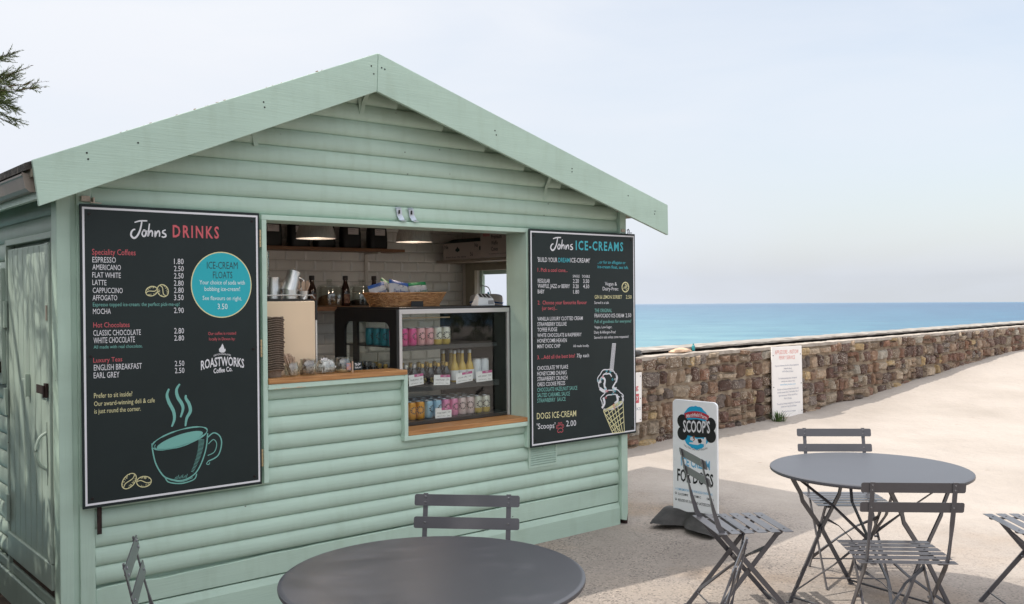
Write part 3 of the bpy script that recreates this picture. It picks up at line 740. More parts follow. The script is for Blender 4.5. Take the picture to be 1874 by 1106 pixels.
# roof deck and felt
def roof_slab(name, m, t0, t1, w0, w1, over=0.03):
    mb = MB()
    l = (LE[0] - over, roof_z(LE[0] - over)); r = (RE[0] + over, roof_z(RE[0] + over))
    mb.prism([(l[0], l[1] + t0), (AP[0], AP[1] + t0), (AP[0], AP[1] + t1), (l[0], l[1] + t1)], w0, w1)
    mb.prism([(AP[0], AP[1] + t0), (r[0], r[1] + t0), (r[0], r[1] + t1), (AP[0], AP[1] + t1)], w0, w1)
    return mb.build(name, m, hut)
deck = roof_slab('roof', mat('roof_deck', (0.25, 0.22, 0.17), 0.8, var=0.1), -0.07, -0.035, -0.199, 1.95, 0.0)
felt = roof_slab('roof_covering', M['roof'], -0.034, -0.002, -0.196, 1.98, 0.022); felt.parent = deck
rm = random.Random(8); mb = MB()
for i in range(60):
    u = -3.6 + rm.random() ** 1.3 * 1.75 if i < 130 else rm.uniform(-2.0, -1.0)
    dens = math.exp(-((u + 2.75) / 0.35) ** 2) + 0.5 * math.exp(-((u + 3.3) / 0.12) ** 2) + 0.15
    if rm.random() > dens and i < 130: continue
    s = rm.uniform(0.003, 0.008); zc_ = roof_z(u) + 0.0; wv = rm.uniform(-0.20, -0.15)
    vs = []; 
    for (a, b, c) in ((1, 0, 0), (-1, 0, 0), (0, 1, 0), (0, -1, 0), (0, 0, 0.8), (0, 0, -0.4)):
        vs.append((u + a * s * rm.uniform(.7, 2.0), wv + b * s, zc_ + c * s * rm.uniform(.7, 1.2)))
    mb.add(vs, [(0, 2, 4), (2, 1, 4), (1, 3, 4), (3, 0, 4), (2, 0, 5), (1, 2, 5), (3, 1, 5), (0, 3, 5)])
o = mb.build('moss', M['moss'], deck); tag(o, kind='stuff')
# eaves gutter on the left: flat faced trough with a rolled lip
mb = MB()
prof = [(-3.792, 2.135), (-3.798, 2.132), (-3.797, 2.124), (-3.790, 2.121), (-3.780, 2.072), (-3.766, 2.060), (-3.736, 2.060), (-3.736, 2.120), (-3.740, 2.120), (-3.741, 2.065), (-3.764, 2.065), (-3.775, 2.075), (-3.786, 2.130)]
mb.prism(prof, -0.165, 1.98)
gut = mb.build('gutter', M['gutter'], hut)
mb = MB(); mb.prism([(-3.797, 2.137), (-3.784, 2.070), (-3.768, 2.056), (-3.736, 2.056), (-3.736, 2.124)], -0.170, -0.165); mb.build('end_cap', M['gutter'], gut)
mb = MB(); mb.box(-3.735, -3.715, -0.197, 1.95, 2.03, 2.128); mb.build('fascia', M['sage'], hut)
mb = MB(); mb.box(-3.715, -3.60, -0.197, 1.95, 2.10, 2.112); mb.build('soffit', M['sage'], hut)
# hatch frame
def hbox(name, m, u0, u1, w0, w1, z0, z1, bevel=0.003, parent=None):
    mb = MB(); mb.box(u0, u1, w0, w1, z0, z1); return mb.build(name, m, parent or hut, bevel=bevel)
fr = hbox('hatch_frame', M['sage_trim_h'], -2.657, -0.830, -0.052, 0.148, 1.995, 2.022)
hbox('jamb', M['sage_trim'], -2.656, -2.629, -0.052, 0.148, 0.645, 1.995, parent=fr)
hbox('jamb', M['sage_trim'], -0.862, -0.831, -0.052, 0.148, 0.630, 1.995, parent=fr)
hbox('rail', M['sage_trim_h'], -2.629, -1.796, -0.056, 0.02, 1.122, 1.1495, parent=fr)
hbox('jamb', M['sage_trim'], -1.7955, -1.769, -0.054, 0.012, 0.7705, 1.1495, parent=fr)
hbox('rail', M['sage_trim_h'], -1.7985, -0.862, -0.056, 0.02, 0.770, 0.7965, parent=fr)
hbox('counter_ledge', M['oak'], -2.628, -1.776, -0.060, 0.125, 1.150, 1.1775)
hbox('counter_ledge', M['oak'], -1.768, -0.8625, -0.054, 0.70, 0.7970, 0.8245)
hbox('counter_ledge', mat('dark_worktop', (0.10, 0.09, 0.08), 0.5), -3.40, -1.776, 0.13, 0.70, 0.83, 0.86)
# bare timber showing where paint has flaked off the hatch rail
mb = MB(); q = random.Random(4); x = -2.60
while x < -2.42:
    h = q.uniform(0.001, 0.006); d = q.uniform(0.01, 0.03); mb.flat([(x, 1.1235), (x + d, 1.1235), (x + d * .8, 1.1235 + h), (x + d * .2, 1.1235 + h * .8)], -0.0566); x += d * 0.9
mb.build('flaked_paint', mat('bare_timber', (0.62, 0.47, 0.33), 0.9), fr)
# hooks over the hatch
def hook(u):
    mb = MB(); mb.sweep([(u - 0.006, -0.024, 2.106), (u - 0.003, -0.034, 2.096), (u + 0.004, -0.030, 2.060), (u + 0.010, -0.047, 2.032)], (0.018, 0.0022))
    mb.sweep([(u + 0.010, -0.049, 2.030), (u + 0.012, -0.066, 2.026)], (0.018, 0.002))
    h = mb.build('hook', M['galv'], hut)
    mb = MB(); mb.box(u - 0.005, u + 0.003, -0.0385, -0.034, 2.068, 2.09); mb.build('slot', M['screw'], h)
hook(-1.806); hook(-1.722)
# gable straps
def strap(u, pts, m=M['sage']):
    mb = MB()
    for p in pts: mb.sweep(p, (0.012, 0.002))
    s = mb.build('strap', m, hut)
strap(0, [[(-2.058, -0.024, 2.71), (-2.05, -0.028, 2.66), (-2.045, -0.024, 2.605)], [(-2.012, -0.05, 2.73), (-2.03, -0.032, 2.68), (-2.045, -0.027, 2.61)]])
strap(0, [[(-2.69, -0.03, 2.47), (-2.68, -0.026, 2.43), (-2.668, -0.022, 2.375)]])
strap(0, [[(-0.66, -0.06, 2.36), (-0.655, -0.035, 2.325), (-0.665, -0.024, 2.29), (-0.675, -0.022, 2.215)]])
# louvred vent under the ice cream board
mb = MB(); mb.box(-0.835, -0.590, -0.030, 0.0, 0.490, 0.505); mb.box(-0.835, -0.820, -0.030, 0.0, 0.505, 0.64); mb.box(-0.603, -0.590, -0.030, 0.0, 0.505, 0.64); mb.box(-0.820, -0.603, -0.021, -0.019, 0.505, 0.64)
ve = mb.build('vent', M['sage'], hut)
mb = MB()
for i in range(9): z = 0.512 + i * 0.0145; mb.add([(-0.82, -0.022, z + 0.011), (-0.603, -0.022, z + 0.011), (-0.603, -0.032, z), (-0.82, -0.032, z), (-0.82, -0.030, z - 0.001), (-0.603, -0.030, z - 0.001)], [(0, 3, 2, 1), (3, 4, 5, 2), (0, 1, 5, 4)])
mb.build('louvre', M['sage'], ve)
# latch plates and hinges holding the opened boards
mb = MB(); mb.box(-3.525, -3.486, -0.047, -0.031, 2.040, 2.066); mb.box(-3.478, -3.470, -0.060, -0.020, 2.035, 2.060); mb.sweep([(-3.49, -0.055, 2.036), (-3.44, -0.055, 2.034)], (0.003, 0.002))
mb.build('latch', mat('cream_latch', (0.55, 0.46, 0.38), 0.6, var=0.15, vscale=60), hut, bevel=0.002)
mb = MB(); mb.box(0.012, 0.044, -0.058, -0.051, 2.030, 2.050)
mb.build('latch', mat('cream_latch_2', (0.55, 0.44, 0.36), 0.6), hut, bevel=0.002)
mb = MB(); mb.tube([(0.075, -0.055, 2.02), (0.07, -0.055, 2.045), (0.082, -0.055, 2.052), (0.09, -0.055, 2.04), (0.086, -0.055, 2.025), (0.115, -0.055, 2.027)], 0.0035, 6); mb.build('hook', M['screw'], hut)
for (u, z) in ((-2.668, 1.90), (-2.668, 0.78), (-2.668, 1.34), (-0.845, 1.93), (-0.845, 0.72), (-0.845, 1.35)):
    mb = MB()
    for k in range(5): mb.lathe([(0.006, k * 0.018), (0.006, k * 0.018 + 0.016)], 8, (u, -0.056, z - 0.045))
    mb.build('hinge', M['brass'], hut)
# ---------------- left side wall with its doors
mb = MB(); D0, D1, DB, DT = 0.105, 0.97, 0.25, 1.88
z = 0.215
while z < 2.08:
    b = min(z + P_ * 1.07, 2.10); mid = (z + b) / 2
    iv = [(0.055, 1.93)] if mid > DT + 0.03 or mid < DB - .02 else [(0.055, D0 - 0.012), (D1 + 0.012, 1.93)]
    for a_, b_ in iv: log_side(mb, a_, b_, z, b)
    z = b
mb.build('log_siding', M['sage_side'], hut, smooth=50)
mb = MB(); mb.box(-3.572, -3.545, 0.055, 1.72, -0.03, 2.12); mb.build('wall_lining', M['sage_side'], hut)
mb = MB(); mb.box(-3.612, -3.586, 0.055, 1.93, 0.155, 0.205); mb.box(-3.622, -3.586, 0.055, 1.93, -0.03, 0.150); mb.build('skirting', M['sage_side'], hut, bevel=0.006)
mb = MB(); mb.box(-3.600, -3.573, D0, D1, 0.205, 0.262); mb.build('door_sill', mat('bare_brown_timber', (0.12, 0.075, 0.055), 0.8, var=0.35, vscale=14, stretch=(1, 1, 4)), hut)
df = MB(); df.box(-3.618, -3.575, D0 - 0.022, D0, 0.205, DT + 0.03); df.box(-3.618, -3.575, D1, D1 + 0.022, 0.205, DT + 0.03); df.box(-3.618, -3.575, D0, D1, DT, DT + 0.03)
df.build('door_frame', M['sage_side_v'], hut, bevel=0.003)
door = MB()
nx = 8; wd = (D1 - D0 - 0.02) / nx
for i in range(nx):
    a = D0 + 0.01 + i * wd
    door.box(-3.612, -3.590, a + 0.002, a + wd - 0.002, DB + 0.01, DT - 0.02)
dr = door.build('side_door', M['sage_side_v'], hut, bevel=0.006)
mb = MB(); mb.box(-3.628, -3.6125, D0 + 0.01, D1 - 0.01, DB + 0.005, DB + 0.125); mb.box(-3.628, -3.6125, D0 + 0.01, D0 + 0.075, DB + 0.127, DT - 0.02); mb.build('door_rail', M['sage_side_v'], dr, bevel=0.004)
mb = MB(); mb.tube(spline([(-3.630, 0.165, 0.81), (-3.66, 0.168, 0.835), (-3.675, 0.17, 0.895), (-3.66, 0.168, 0.955), (-3.630, 0.165, 0.98)], 5), 0.007, 8); mb.box(-3.631, -3.6285, 0.158, 0.172, 0.74, 1.03); mb.build('handle', M['sage_side_v'], dr, smooth=40)
mb = MB(); mb.box(-3.634, -3.629, 0.125, 0.32, 1.155, 1.195); mb.box(-3.640, -3.629, 0.125, 0.165, 1.145, 1.21); mb.tube([(-3.645, 0.14, 1.20), (-3.645, 0.14, 1.145)], 0.006, 6); mb.build('hasp', M['rust'], dr)
mb = MB(); mb.box(-3.634, -3.6125, 0.52, 0.545, 1.12, 1.23); mb.box(-3.634, -3.6125, 0.545, 0.60, 1.195, 1.205); mb.build('bolt', M['sage_side_v'], dr)
mb = MB(); mb.box(-3.632, -3.629, 0.13, 0.152, 1.50, 1.57); mb.build('keyhole_plate', M['gutter'], dr)
for z in (1.52, 1.06, 0.50): mb = MB(); mb.box(-3.632, -3.6185, D1 - 0.02, D1 + 0.025, z - 0.07, z + 0.07); mb.build('hinge', M['sage_side_v'], dr)
hd = MB()
for i in range(7): a = 0.985 + i * 0.1; hd.box(-3.640, -3.610, a + 0.002, a + 0.098, 1.150, 1.765)
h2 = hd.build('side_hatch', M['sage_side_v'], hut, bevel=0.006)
mb = MB(); mb.tube([(-3.652, 1.01, 1.30), (-3.652, 1.01, 1.20)], 0.006, 6); mb.tube([(-3.655, 1.06, 1.24), (-3.655, 1.06, 1.05), (-3.655, 1.02, 1.03)], 0.005, 6); mb.box(-3.650, -3.641, 1.0, 1.05, 1.21, 1.27); mb.build('hasp', M['rust'], h2)
# ---------------- inside
BW = 1.67
mb = MB(); mb.box(-3.545, 0.03, BW + 0.008, BW + 0.06, 0.0, 2.30); mb.build('back_wall', M['grout'], hut)
mb = MB(); mb.prism([(-3.56, 0.0), (0.03, 0.0), (0.03, roof_z(0.03) - zt), (AP[0], AP[1] - zt), (-3.56, roof_z(-3.56) - zt)], BW + 0.062, BW + 0.10); mb.build('rear_wall', M['sage'], hut)
mb = MB(); tz = 0.86; row = 0; rt = random.Random(2)
TW, TH = 0.152, 0.0775
while tz < 2.25:
    x = -3.55 - (row % 2) * TW / 2
    while x < -0.062:
        x1 = min(x + TW - 0.003, -0.062); x0 = max(x, -3.54)
        if x1 - x0 > 0.012:
            b = min(0.012, (x1 - x0) / 3); z0, z1 = tz, tz + TH - 0.003; dy = rt.uniform(-0.0006, 0.0006); ty = rt.uniform(-0.0008, 0.0008)
            vs = [(x0, BW + 0.008, z0), (x1, BW + 0.008, z0), (x1, BW + 0.008, z1), (x0, BW + 0.008, z1), (x0, BW + 0.003, z0), (x1, BW + 0.003, z0), (x1, BW + 0.003, z1), (x0, BW + 0.003, z1),
                  (x0 + b, BW - 0.003 + dy - ty, z0 + b), (x1 - b, BW - 0.003 + dy + ty, z0 + b), (x1 - b, BW - 0.003 + dy + ty, z1 - b), (x0 + b, BW - 0.003 + dy - ty, z1 - b)]
            mb.add(vs, [(0, 1, 5, 4), (1, 2, 6, 5), (2, 3, 7, 6), (3, 0, 4, 7), (4, 5, 9, 8), (5, 6, 10, 9), (6, 7, 11, 10), (7, 4, 8, 11), (8, 9, 10, 11)])
        x += TW
    tz += TH; row += 1
mb.build('wall_tiles', M['tile'], hut)
W0, W1, WB, WTP = 0.15, 1.48, 1.00, 1.80                # window in the right wall, its unseen part enlarged to let in light
mb = MB(); mb.box(-0.058, 0.0, 0.05, W0, 0.0, 2.27); mb.box(-0.058, 0.0, W1, BW + 0.005, 0.0, 2.27); mb.box(-0.058, 0.0, W0, W1, 0.0, WB); mb.box(-0.058, 0.0, W0, W1, WTP, 2.27)
mb.build('right_wall', M['inside'], hut)
mb = MB(); z = 0.02
while z < 2.15:
    b = z + P_; mid = (z + b) / 2
    for a_, b_ in ([(0.05, BW + .06)] if not (WB < mid < WTP) else [(0.05, W0), (W1, BW + .06)]): mb.box(0.001, 0.022, a_, b_, z + .002, b - .002)
    z = b
mb.build('log_siding', M['sage'], hut)
mb = MB(); mb.box(-3.545, -3.52, 0.05, BW, 0.0, 2.27); mb.build('left_lining', M['inside'], hut)
tr = mat('window_timber', (0.36, 0.32, 0.245), 0.6, var=0.1)
mb = MB(); mb.box(-0.085, -0.0585, W1 + .0, W1 + 0.06, WB - 0.05, WTP + 0.06); mb.box(-0.085, -0.0585, W0, W1, WTP, WTP + 0.06); mb.box(-0.078, -0.0585, W1 + 0.062, W1 + 0.13, 0.85, 1.86)
wf = mb.build('window_frame', tr, hut, bevel=0.003)
mb = MB(); mb.box(-0.03, -0.015, W1 - 0.03, W1 + .002, WB, WTP); mb.build('sash', M['sage_v'], wf)
mb = MB(); mb.box(-0.16, -0.03, W0, W1 + 0.02, 1.475, 1.50); mb.build('sill', tr, wf)
mb = MB(); mb.box(-3.52, -0.06, 0.05, BW, 2.27, 2.30); mb.build('ceiling', M['inside'], hut)
mb = MB(); mb.box(-3.55, 0.0, 0.05, BW + .05, 0.02, 0.06); mb.build('inside_floor', M['inside_dark'], hut)
sh = hbox('wall_shelf', M['oak_dark'], -3.2, -0.775, 1.45, 1.655, 1.930, 1.953, 0.002)
for u in (-2.36, -0.99, -2.9): mb = MB(); mb.box(u - 0.012, u + 0.012, 1.655, 1.665, 1.2, 1.930); mb.box(u - 0.01, u + 0.01, 1.47, 1.655, 1.918, 1.9295); mb.build('shelf_bracket', M['inside'], sh)
hbox('wall_shelf', M['oak_dark'], -3.2, -0.9, 1.28, 1.655, 1.500, 1.530, 0.002)
hbox('wall_shelf', mat('pale_shelf', (0.38, 0.31, 0.25), 0.6, var=0.08), -0.33, -0.062, 0.35, 1.665, 1.860, 1.882, 0.002)
# ------------------------------------------------------------------ menu boards
JOHNS = [([(435, 165), (470, 155), (510, 152), (530, 152)], .9), ([(489, 155), (482, 190), (468, 228), (447, 256), (426, 263), (409, 247), (412, 226), (427, 211), (440, 209)], 1.15), ([(500, 213), (490, 233), (498, 250), (513, 246), (520, 226), (510, 212), (500, 213), (520, 218), (530, 215)], 1.0), ([(546, 168), (540, 205), (533, 250), (543, 226), (558, 213), (567, 224), (565, 250)], 1.0), ([(588, 213), (586, 252), (598, 226), (613, 213), (621, 226), (620, 250)], 1.0), ([(668, 205), (648, 212), (646, 224), (664, 232), (668, 245), (652, 252), (637, 248)], 1.0)]
def johns(mb, u0, u1, z0, z1, y, wd):
    for st, k in JOHNS:
        p = [(u0 + (a - 405) / 267 * (u1 - u0), z1 - (b - 150) / 115 * (z1 - z0)) for a, b in st]
        s = spline(p, 5); n = len(s)
        mb.ribbon(s, [wd * k * (0.75 + 0.35 * math.sin(3.1 * i / max(1, n - 1))) for i in range(n)], y)
def ink_build(inks, parent, org, names):
    for k, mb in inks.items():
        if mb.f: mb.build(names.get(k, 'lettering'), M['ink_' + k], parent, org=org)
class Inks(dict):
    def __missing__(s, k): s[k] = MB(); return s[k]
def board(label, u0, u1, z0, z1, hinge_right):
    org = (u0, -0.075, z0)
    t = thing('menu_board', label, 'menu board', H(u0, -0.075, z0), PHI)
    mb = MB(); mb.box(u0, u1, -0.075, -0.064, z0, z1); pn = mb.build('panel', M['panel'], t, org=org, bevel=0.0015)
    mb = MB(); f = 0.004
    mb.box(u0 + f, u1 - f, -0.0635, -0.030, z0 + 0.004, z1 - 0.004); mb.build('backing_frame', M['sage_v'], t, org=org, bevel=0.003)
    m_ = 0.010; wd = 0.0095; mb = MB(); y = -0.0756
    a, b, c, d = u0 + m_, u1 - m_, z0 + m_ + 0.003, z1 - m_ - 0.003
    for (p, q, r, s) in ((a, b, c, c + wd), (a, b, d - wd, d), (a, a + wd, c + wd, d - wd), (b - wd, b, c + wd, d - wd)): mb.flat([(p, r), (q, r), (q, s), (p, s)], y)
    mb.build('border', M['ink_w'], t, org=org)
    for u in (a + 0.03, b - 0.03):
        for z in (c + 0.03, (c + d) / 2, d - 0.03):
            mb = MB(); mb.lathe([(0.0075, 0), (0.007, 0.002), (0.003, 0.0028)], 12)
            mb.v = [(u + x, -0.075 - zz, z + yy) for x, yy, zz in mb.v]; mb.build('screw', M['screw'], t, org=org, smooth=40)
    return t, org
Y1 = -0.0757; Y2 = -0.0762
LD = [
('DRINKS',-3.122,1.890,-2.893,1.891,0.0560,'r'), ('Speciality Coffees',-3.490,1.798,-3.297,1.799,0.0260,'r'), ('ESPRESSO',-3.489,1.763,-3.386,1.763,0.0250,'w'), ('AMERICANO',-3.489,1.730,-3.364,1.729,0.0240,'w'), 
('FLAT WHITE',-3.490,1.695,-3.365,1.693,0.0240,'w'), ('LATTE',-3.490,1.661,-3.429,1.659,0.0240,'w'), ('CAPPUCCINO',-3.489,1.625,-3.357,1.623,0.0240,'w'), ('AFFOGATO',-3.490,1.591,-3.382,1.590,0.0240,'w'), 
('Espresso topped ice-cream: the perfect pick-me-up!',-3.489,1.564,-3.093,1.561,0.0170,'t'), ('MOCHA',-3.489,1.529,-3.411,1.529,0.0240,'w'), ('1.80',-3.117,1.761,-3.071,1.761,0.0260,'w'), ('2.50',-3.118,1.727,-3.071,1.727,0.0250,'w'), 
('2.50',-3.118,1.692,-3.072,1.692,0.0260,'w'), ('2.80',-3.119,1.658,-3.072,1.657,0.0250,'w'), ('2.80',-3.119,1.623,-3.072,1.623,0.0260,'w'), ('3.50',-3.119,1.588,-3.073,1.588,0.0260,'w'), ('2.90',-3.120,1.527,-3.073,1.526,0.0260,'w'), 
('Hot Chocolates',-3.488,1.468,-3.328,1.466,0.0230,'r'), ('CLASSIC CHOCOLATE',-3.489,1.431,-3.277,1.428,0.0250,'w'), ('WHITE CHOCOLATE',-3.488,1.396,-3.305,1.395,0.0260,'w'), ('2.80',-3.120,1.429,-3.073,1.428,0.0260,'w'), 
('2.80',-3.120,1.395,-3.073,1.394,0.0250,'w'), ('All made with real chocolate.',-3.488,1.372,-3.270,1.369,0.0150,'t'), ('ICE-CREAM',-2.956,1.741,-2.798,1.741,0.0340,'k'), ('FLOATS',-2.926,1.694,-2.826,1.694,0.0330,'k'), 
('Your choice of soda with',-2.994,1.664,-2.761,1.663,0.0210,'v'), ('bobbing ice-cream!',-2.969,1.632,-2.787,1.631,0.0210,'v'), ('See flavours on right.',-2.979,1.588,-2.778,1.584,0.0200,'v'), ('3.50',-2.904,1.542,-2.853,1.541,0.0270,'v'), 
('Luxury Teas',-3.490,1.309,-3.363,1.309,0.0210,'r'), ('ENGLISH BREAKFAST',-3.488,1.273,-3.274,1.270,0.0260,'w'), ('EARL GREY',-3.489,1.238,-3.376,1.236,0.0260,'w'), ('2.50',-3.119,1.273,-3.073,1.272,0.0250,'w'), 
('2.50',-3.119,1.239,-3.073,1.238,0.0250,'w'), ('Prefer to sit inside?',-3.489,1.148,-3.319,1.145,0.0220,'c'), ('Our award-winning deli & cafe',-3.489,1.112,-3.216,1.108,0.0210,'c'), ('is just round the corner.',-3.488,1.078,-3.281,1.074,0.0210,'c'), 
('Our coffee is roasted',-2.953,1.416,-2.810,1.414,0.0150,'r'), ('locally in Devon by:',-2.949,1.390,-2.815,1.386,0.0140,'r'), ('DEVON ENGLAND',-2.926,1.309,-2.838,1.307,0.0080,'w'), ('ROASTWORKS',-2.991,1.247,-2.769,1.245,0.0430,'w'), 
('Coffee Co.',-2.928,1.227,-2.832,1.233,0.0230,'w'), 
]
t, org = board('black drinks menu board with a teal coffee cup drawing, left of the serving hatch', -3.541, -2.679, 0.650, 2.026, True)
ink = Inks()
q = MB(); johns(q, -3.319, -3.153, 1.878, 1.963, Y1, 0.0072); q.build('lettering', M['ink_w'], t, org=org)
for tx, x0, z0, x1, z1, cap, c in LD:
    y = Y2 if c in 'kv' else Y1
    kw = dict(bold=0.02, track=1.3) if cap > 0.05 else dict(bold=0.0)
    if tx == 'ROASTWORKS': kw = dict(bold=0.02, arch=0.016)
    if tx == 'DEVON ENGLAND': kw = dict(bold=0.01, arch=0.008)
    if tx == 'Coffee Co.': kw = dict(bold=0.02)
    q = MB(); lettering(q, tx, x0, z0, x1, z1, cap, y, **kw); q.build('lettering', M['ink_' + c], t, org=org)
ink['w'].flat([(-2.881, 1.372), (-2.889, 1.356), (-2.899, 1.345), (-2.898, 1.333), (-2.888, 1.327), (-2.873, 1.327), (-2.865, 1.335), (-2.866, 1.346), (-2.871, 1.343), (-2.874, 1.356)], Y1)
ink_build(ink, t, org, {'w': 'flame_emblem'})
mb = MB(); mb.disc(-2.881, 1.662, 0.151, 0.158, Y1, 56); mb.build('badge', M['disc'], t, org=org)
mb = MB(); mb.ring(-2.881, 1.662, 0.1535, 0.1605, 0.005, Y1, 56); mb.build('badge_ring', M['ink_c'], t, org=org)
mb = MB(); rb = random.Random(6)
def bean(cx, cz, a, b, rot):
    mb.ring(cx, cz, a, b, 0.0038, Y1, 30, rot)
    cr, sr = math.cos(rot), math.sin(rot)
    T = lambda x, z: (cx + x * cr - z * sr, cz + x * sr + z * cr)
    mb.ribbon([T(*p) for p in spline([(-a, 0), (-a * .45, b * .22), (a * .45, -b * .22), (a, 0)], 6)], 0.0036, Y1)
    for k in range(22):
        x = rb.uniform(-0.75, 0.75) * a; s = rb.choice((-1, 1)); h = b * math.sqrt(1 - (x / a) ** 2); z0 = s * h * 0.9; z1 = s * h * rb.uniform(0.45, 0.75)
        mb.ribbon([T(x, z0), T(x * 0.95, z1)], 0.0016, Y1)
bean(-3.338, 0.752, 0.039, 0.027, 0.85); bean(-3.270, 0.740, 0.034, 0.025, -0.12)
mb.build('bean_drawing', M['ink_c'], t, org=org); mb = MB()
bean(-3.225, 1.632, 0.028, 0.022, 0.35); bean(-3.172, 1.634, 0.030, 0.025, 2.1)
mb.build('bean_drawing', M['ink_c'], t, org=org)
mb = MB(); tl = 0.024
def ell(cx, cz, a, b, k): return [(cx + a * math.cos(x), cz + b * math.sin(x) + tl * math.cos(x)) for x in [2 * math.pi * i / k for i in range(k + 1)]]
mb.flat(ell(-3.097, 0.916, 0.112, 0.028, 40)[:-1], Y1)
mb.ribbon(ell(-3.097, 0.926, 0.134, 0.040, 48), [0.004 + 0.003 * (math.sin(i * .9) > 0) for i in range(49)], Y1)
mb.ribbon(ell(-3.097, 0.922, 0.122, 0.034, 48)[22:46], 0.003, Y1)
mb.ribbon(spline([(-3.231, 0.915), (-3.229, 0.885), (-3.216, 0.823), (-3.191, 0.772), (-3.161, 0.742), (-3.093, 0.722), (-3.032, 0.742), (-2.996, 0.790), (-2.970, 0.863), (-2.961, 0.936)], 5), 0.0062, Y1)
mb.ribbon(spline([(-3.170, 0.745), (-3.153, 0.722), (-3.093, 0.708), (-3.032, 0.719), (-3.018, 0.745)], 5), 0.0055, Y1)
mb.ribbon(spline([(-3.150, 0.733), (-3.093, 0.716), (-3.038, 0.729)], 5), 0.003, Y1)
mb.ribbon(spline([(-2.963, 0.914), (-2.931, 0.935), (-2.900, 0.916), (-2.891, 0.876), (-2.910, 0.821), (-2.960, 0.799)], 5), 0.006, Y1)
mb.ribbon(spline([(-2.958, 0.883), (-2.932, 0.902), (-2.916, 0.879), (-2.928, 0.841), (-2.962, 0.827)], 5), 0.004, Y1)
mb.ribbon(spline([(-2.960, 0.799), (-2.968, 0.787), (-2.957, 0.783), (-2.952, 0.792)], 4), 0.004, Y1)
for k in range(26):
    tt = k / 25; u = -2.978 - 0.055 * tt ** 1.6; z = 0.905 - 0.15 * tt
    mb.ribbon([(u, z), (u - 0.03 * (1 - tt * .6), z + 0.006)], 0.002, Y1)
for k in range(9): mb.ribbon([(-3.120 + k * 0.007, 0.742 + 0.004 * (k % 3)), (-3.125 + k * 0.007, 0.732)], 0.002, Y1)
for st in ([(-3.148, 1.167), (-3.158, 1.138), (-3.149, 1.103), (-3.128, 1.059), (-3.124, 1.020), (-3.137, 0.985)], [(-3.096, 1.186), (-3.112, 1.160), (-3.107, 1.125), (-3.087, 1.090), (-3.082, 1.064), (-3.094, 1.026)], [(-3.067, 1.131), (-3.067, 1.114), (-3.052, 1.087), (-3.046, 1.052), (-3.064, 1.019), (-3.071, 0.981)]):
    s = spline(st, 6); n = len(s); mb.ribbon(s, [0.003 + 0.013 * math.sin(math.pi * (0.08 + 0.84 * i / (n - 1))) ** 0.8 for i in range(n)], Y1)
mb.build('cup_drawing', M['ink_t'], t, org=org)
mb = MB(); mb.sweep([(-3.462, -0.045, 0.66), (-3.462, -0.043, 0.52)], (0.010, 0.003)); st_ = mb.build('stay_strap', M['rust'], t, org=org)

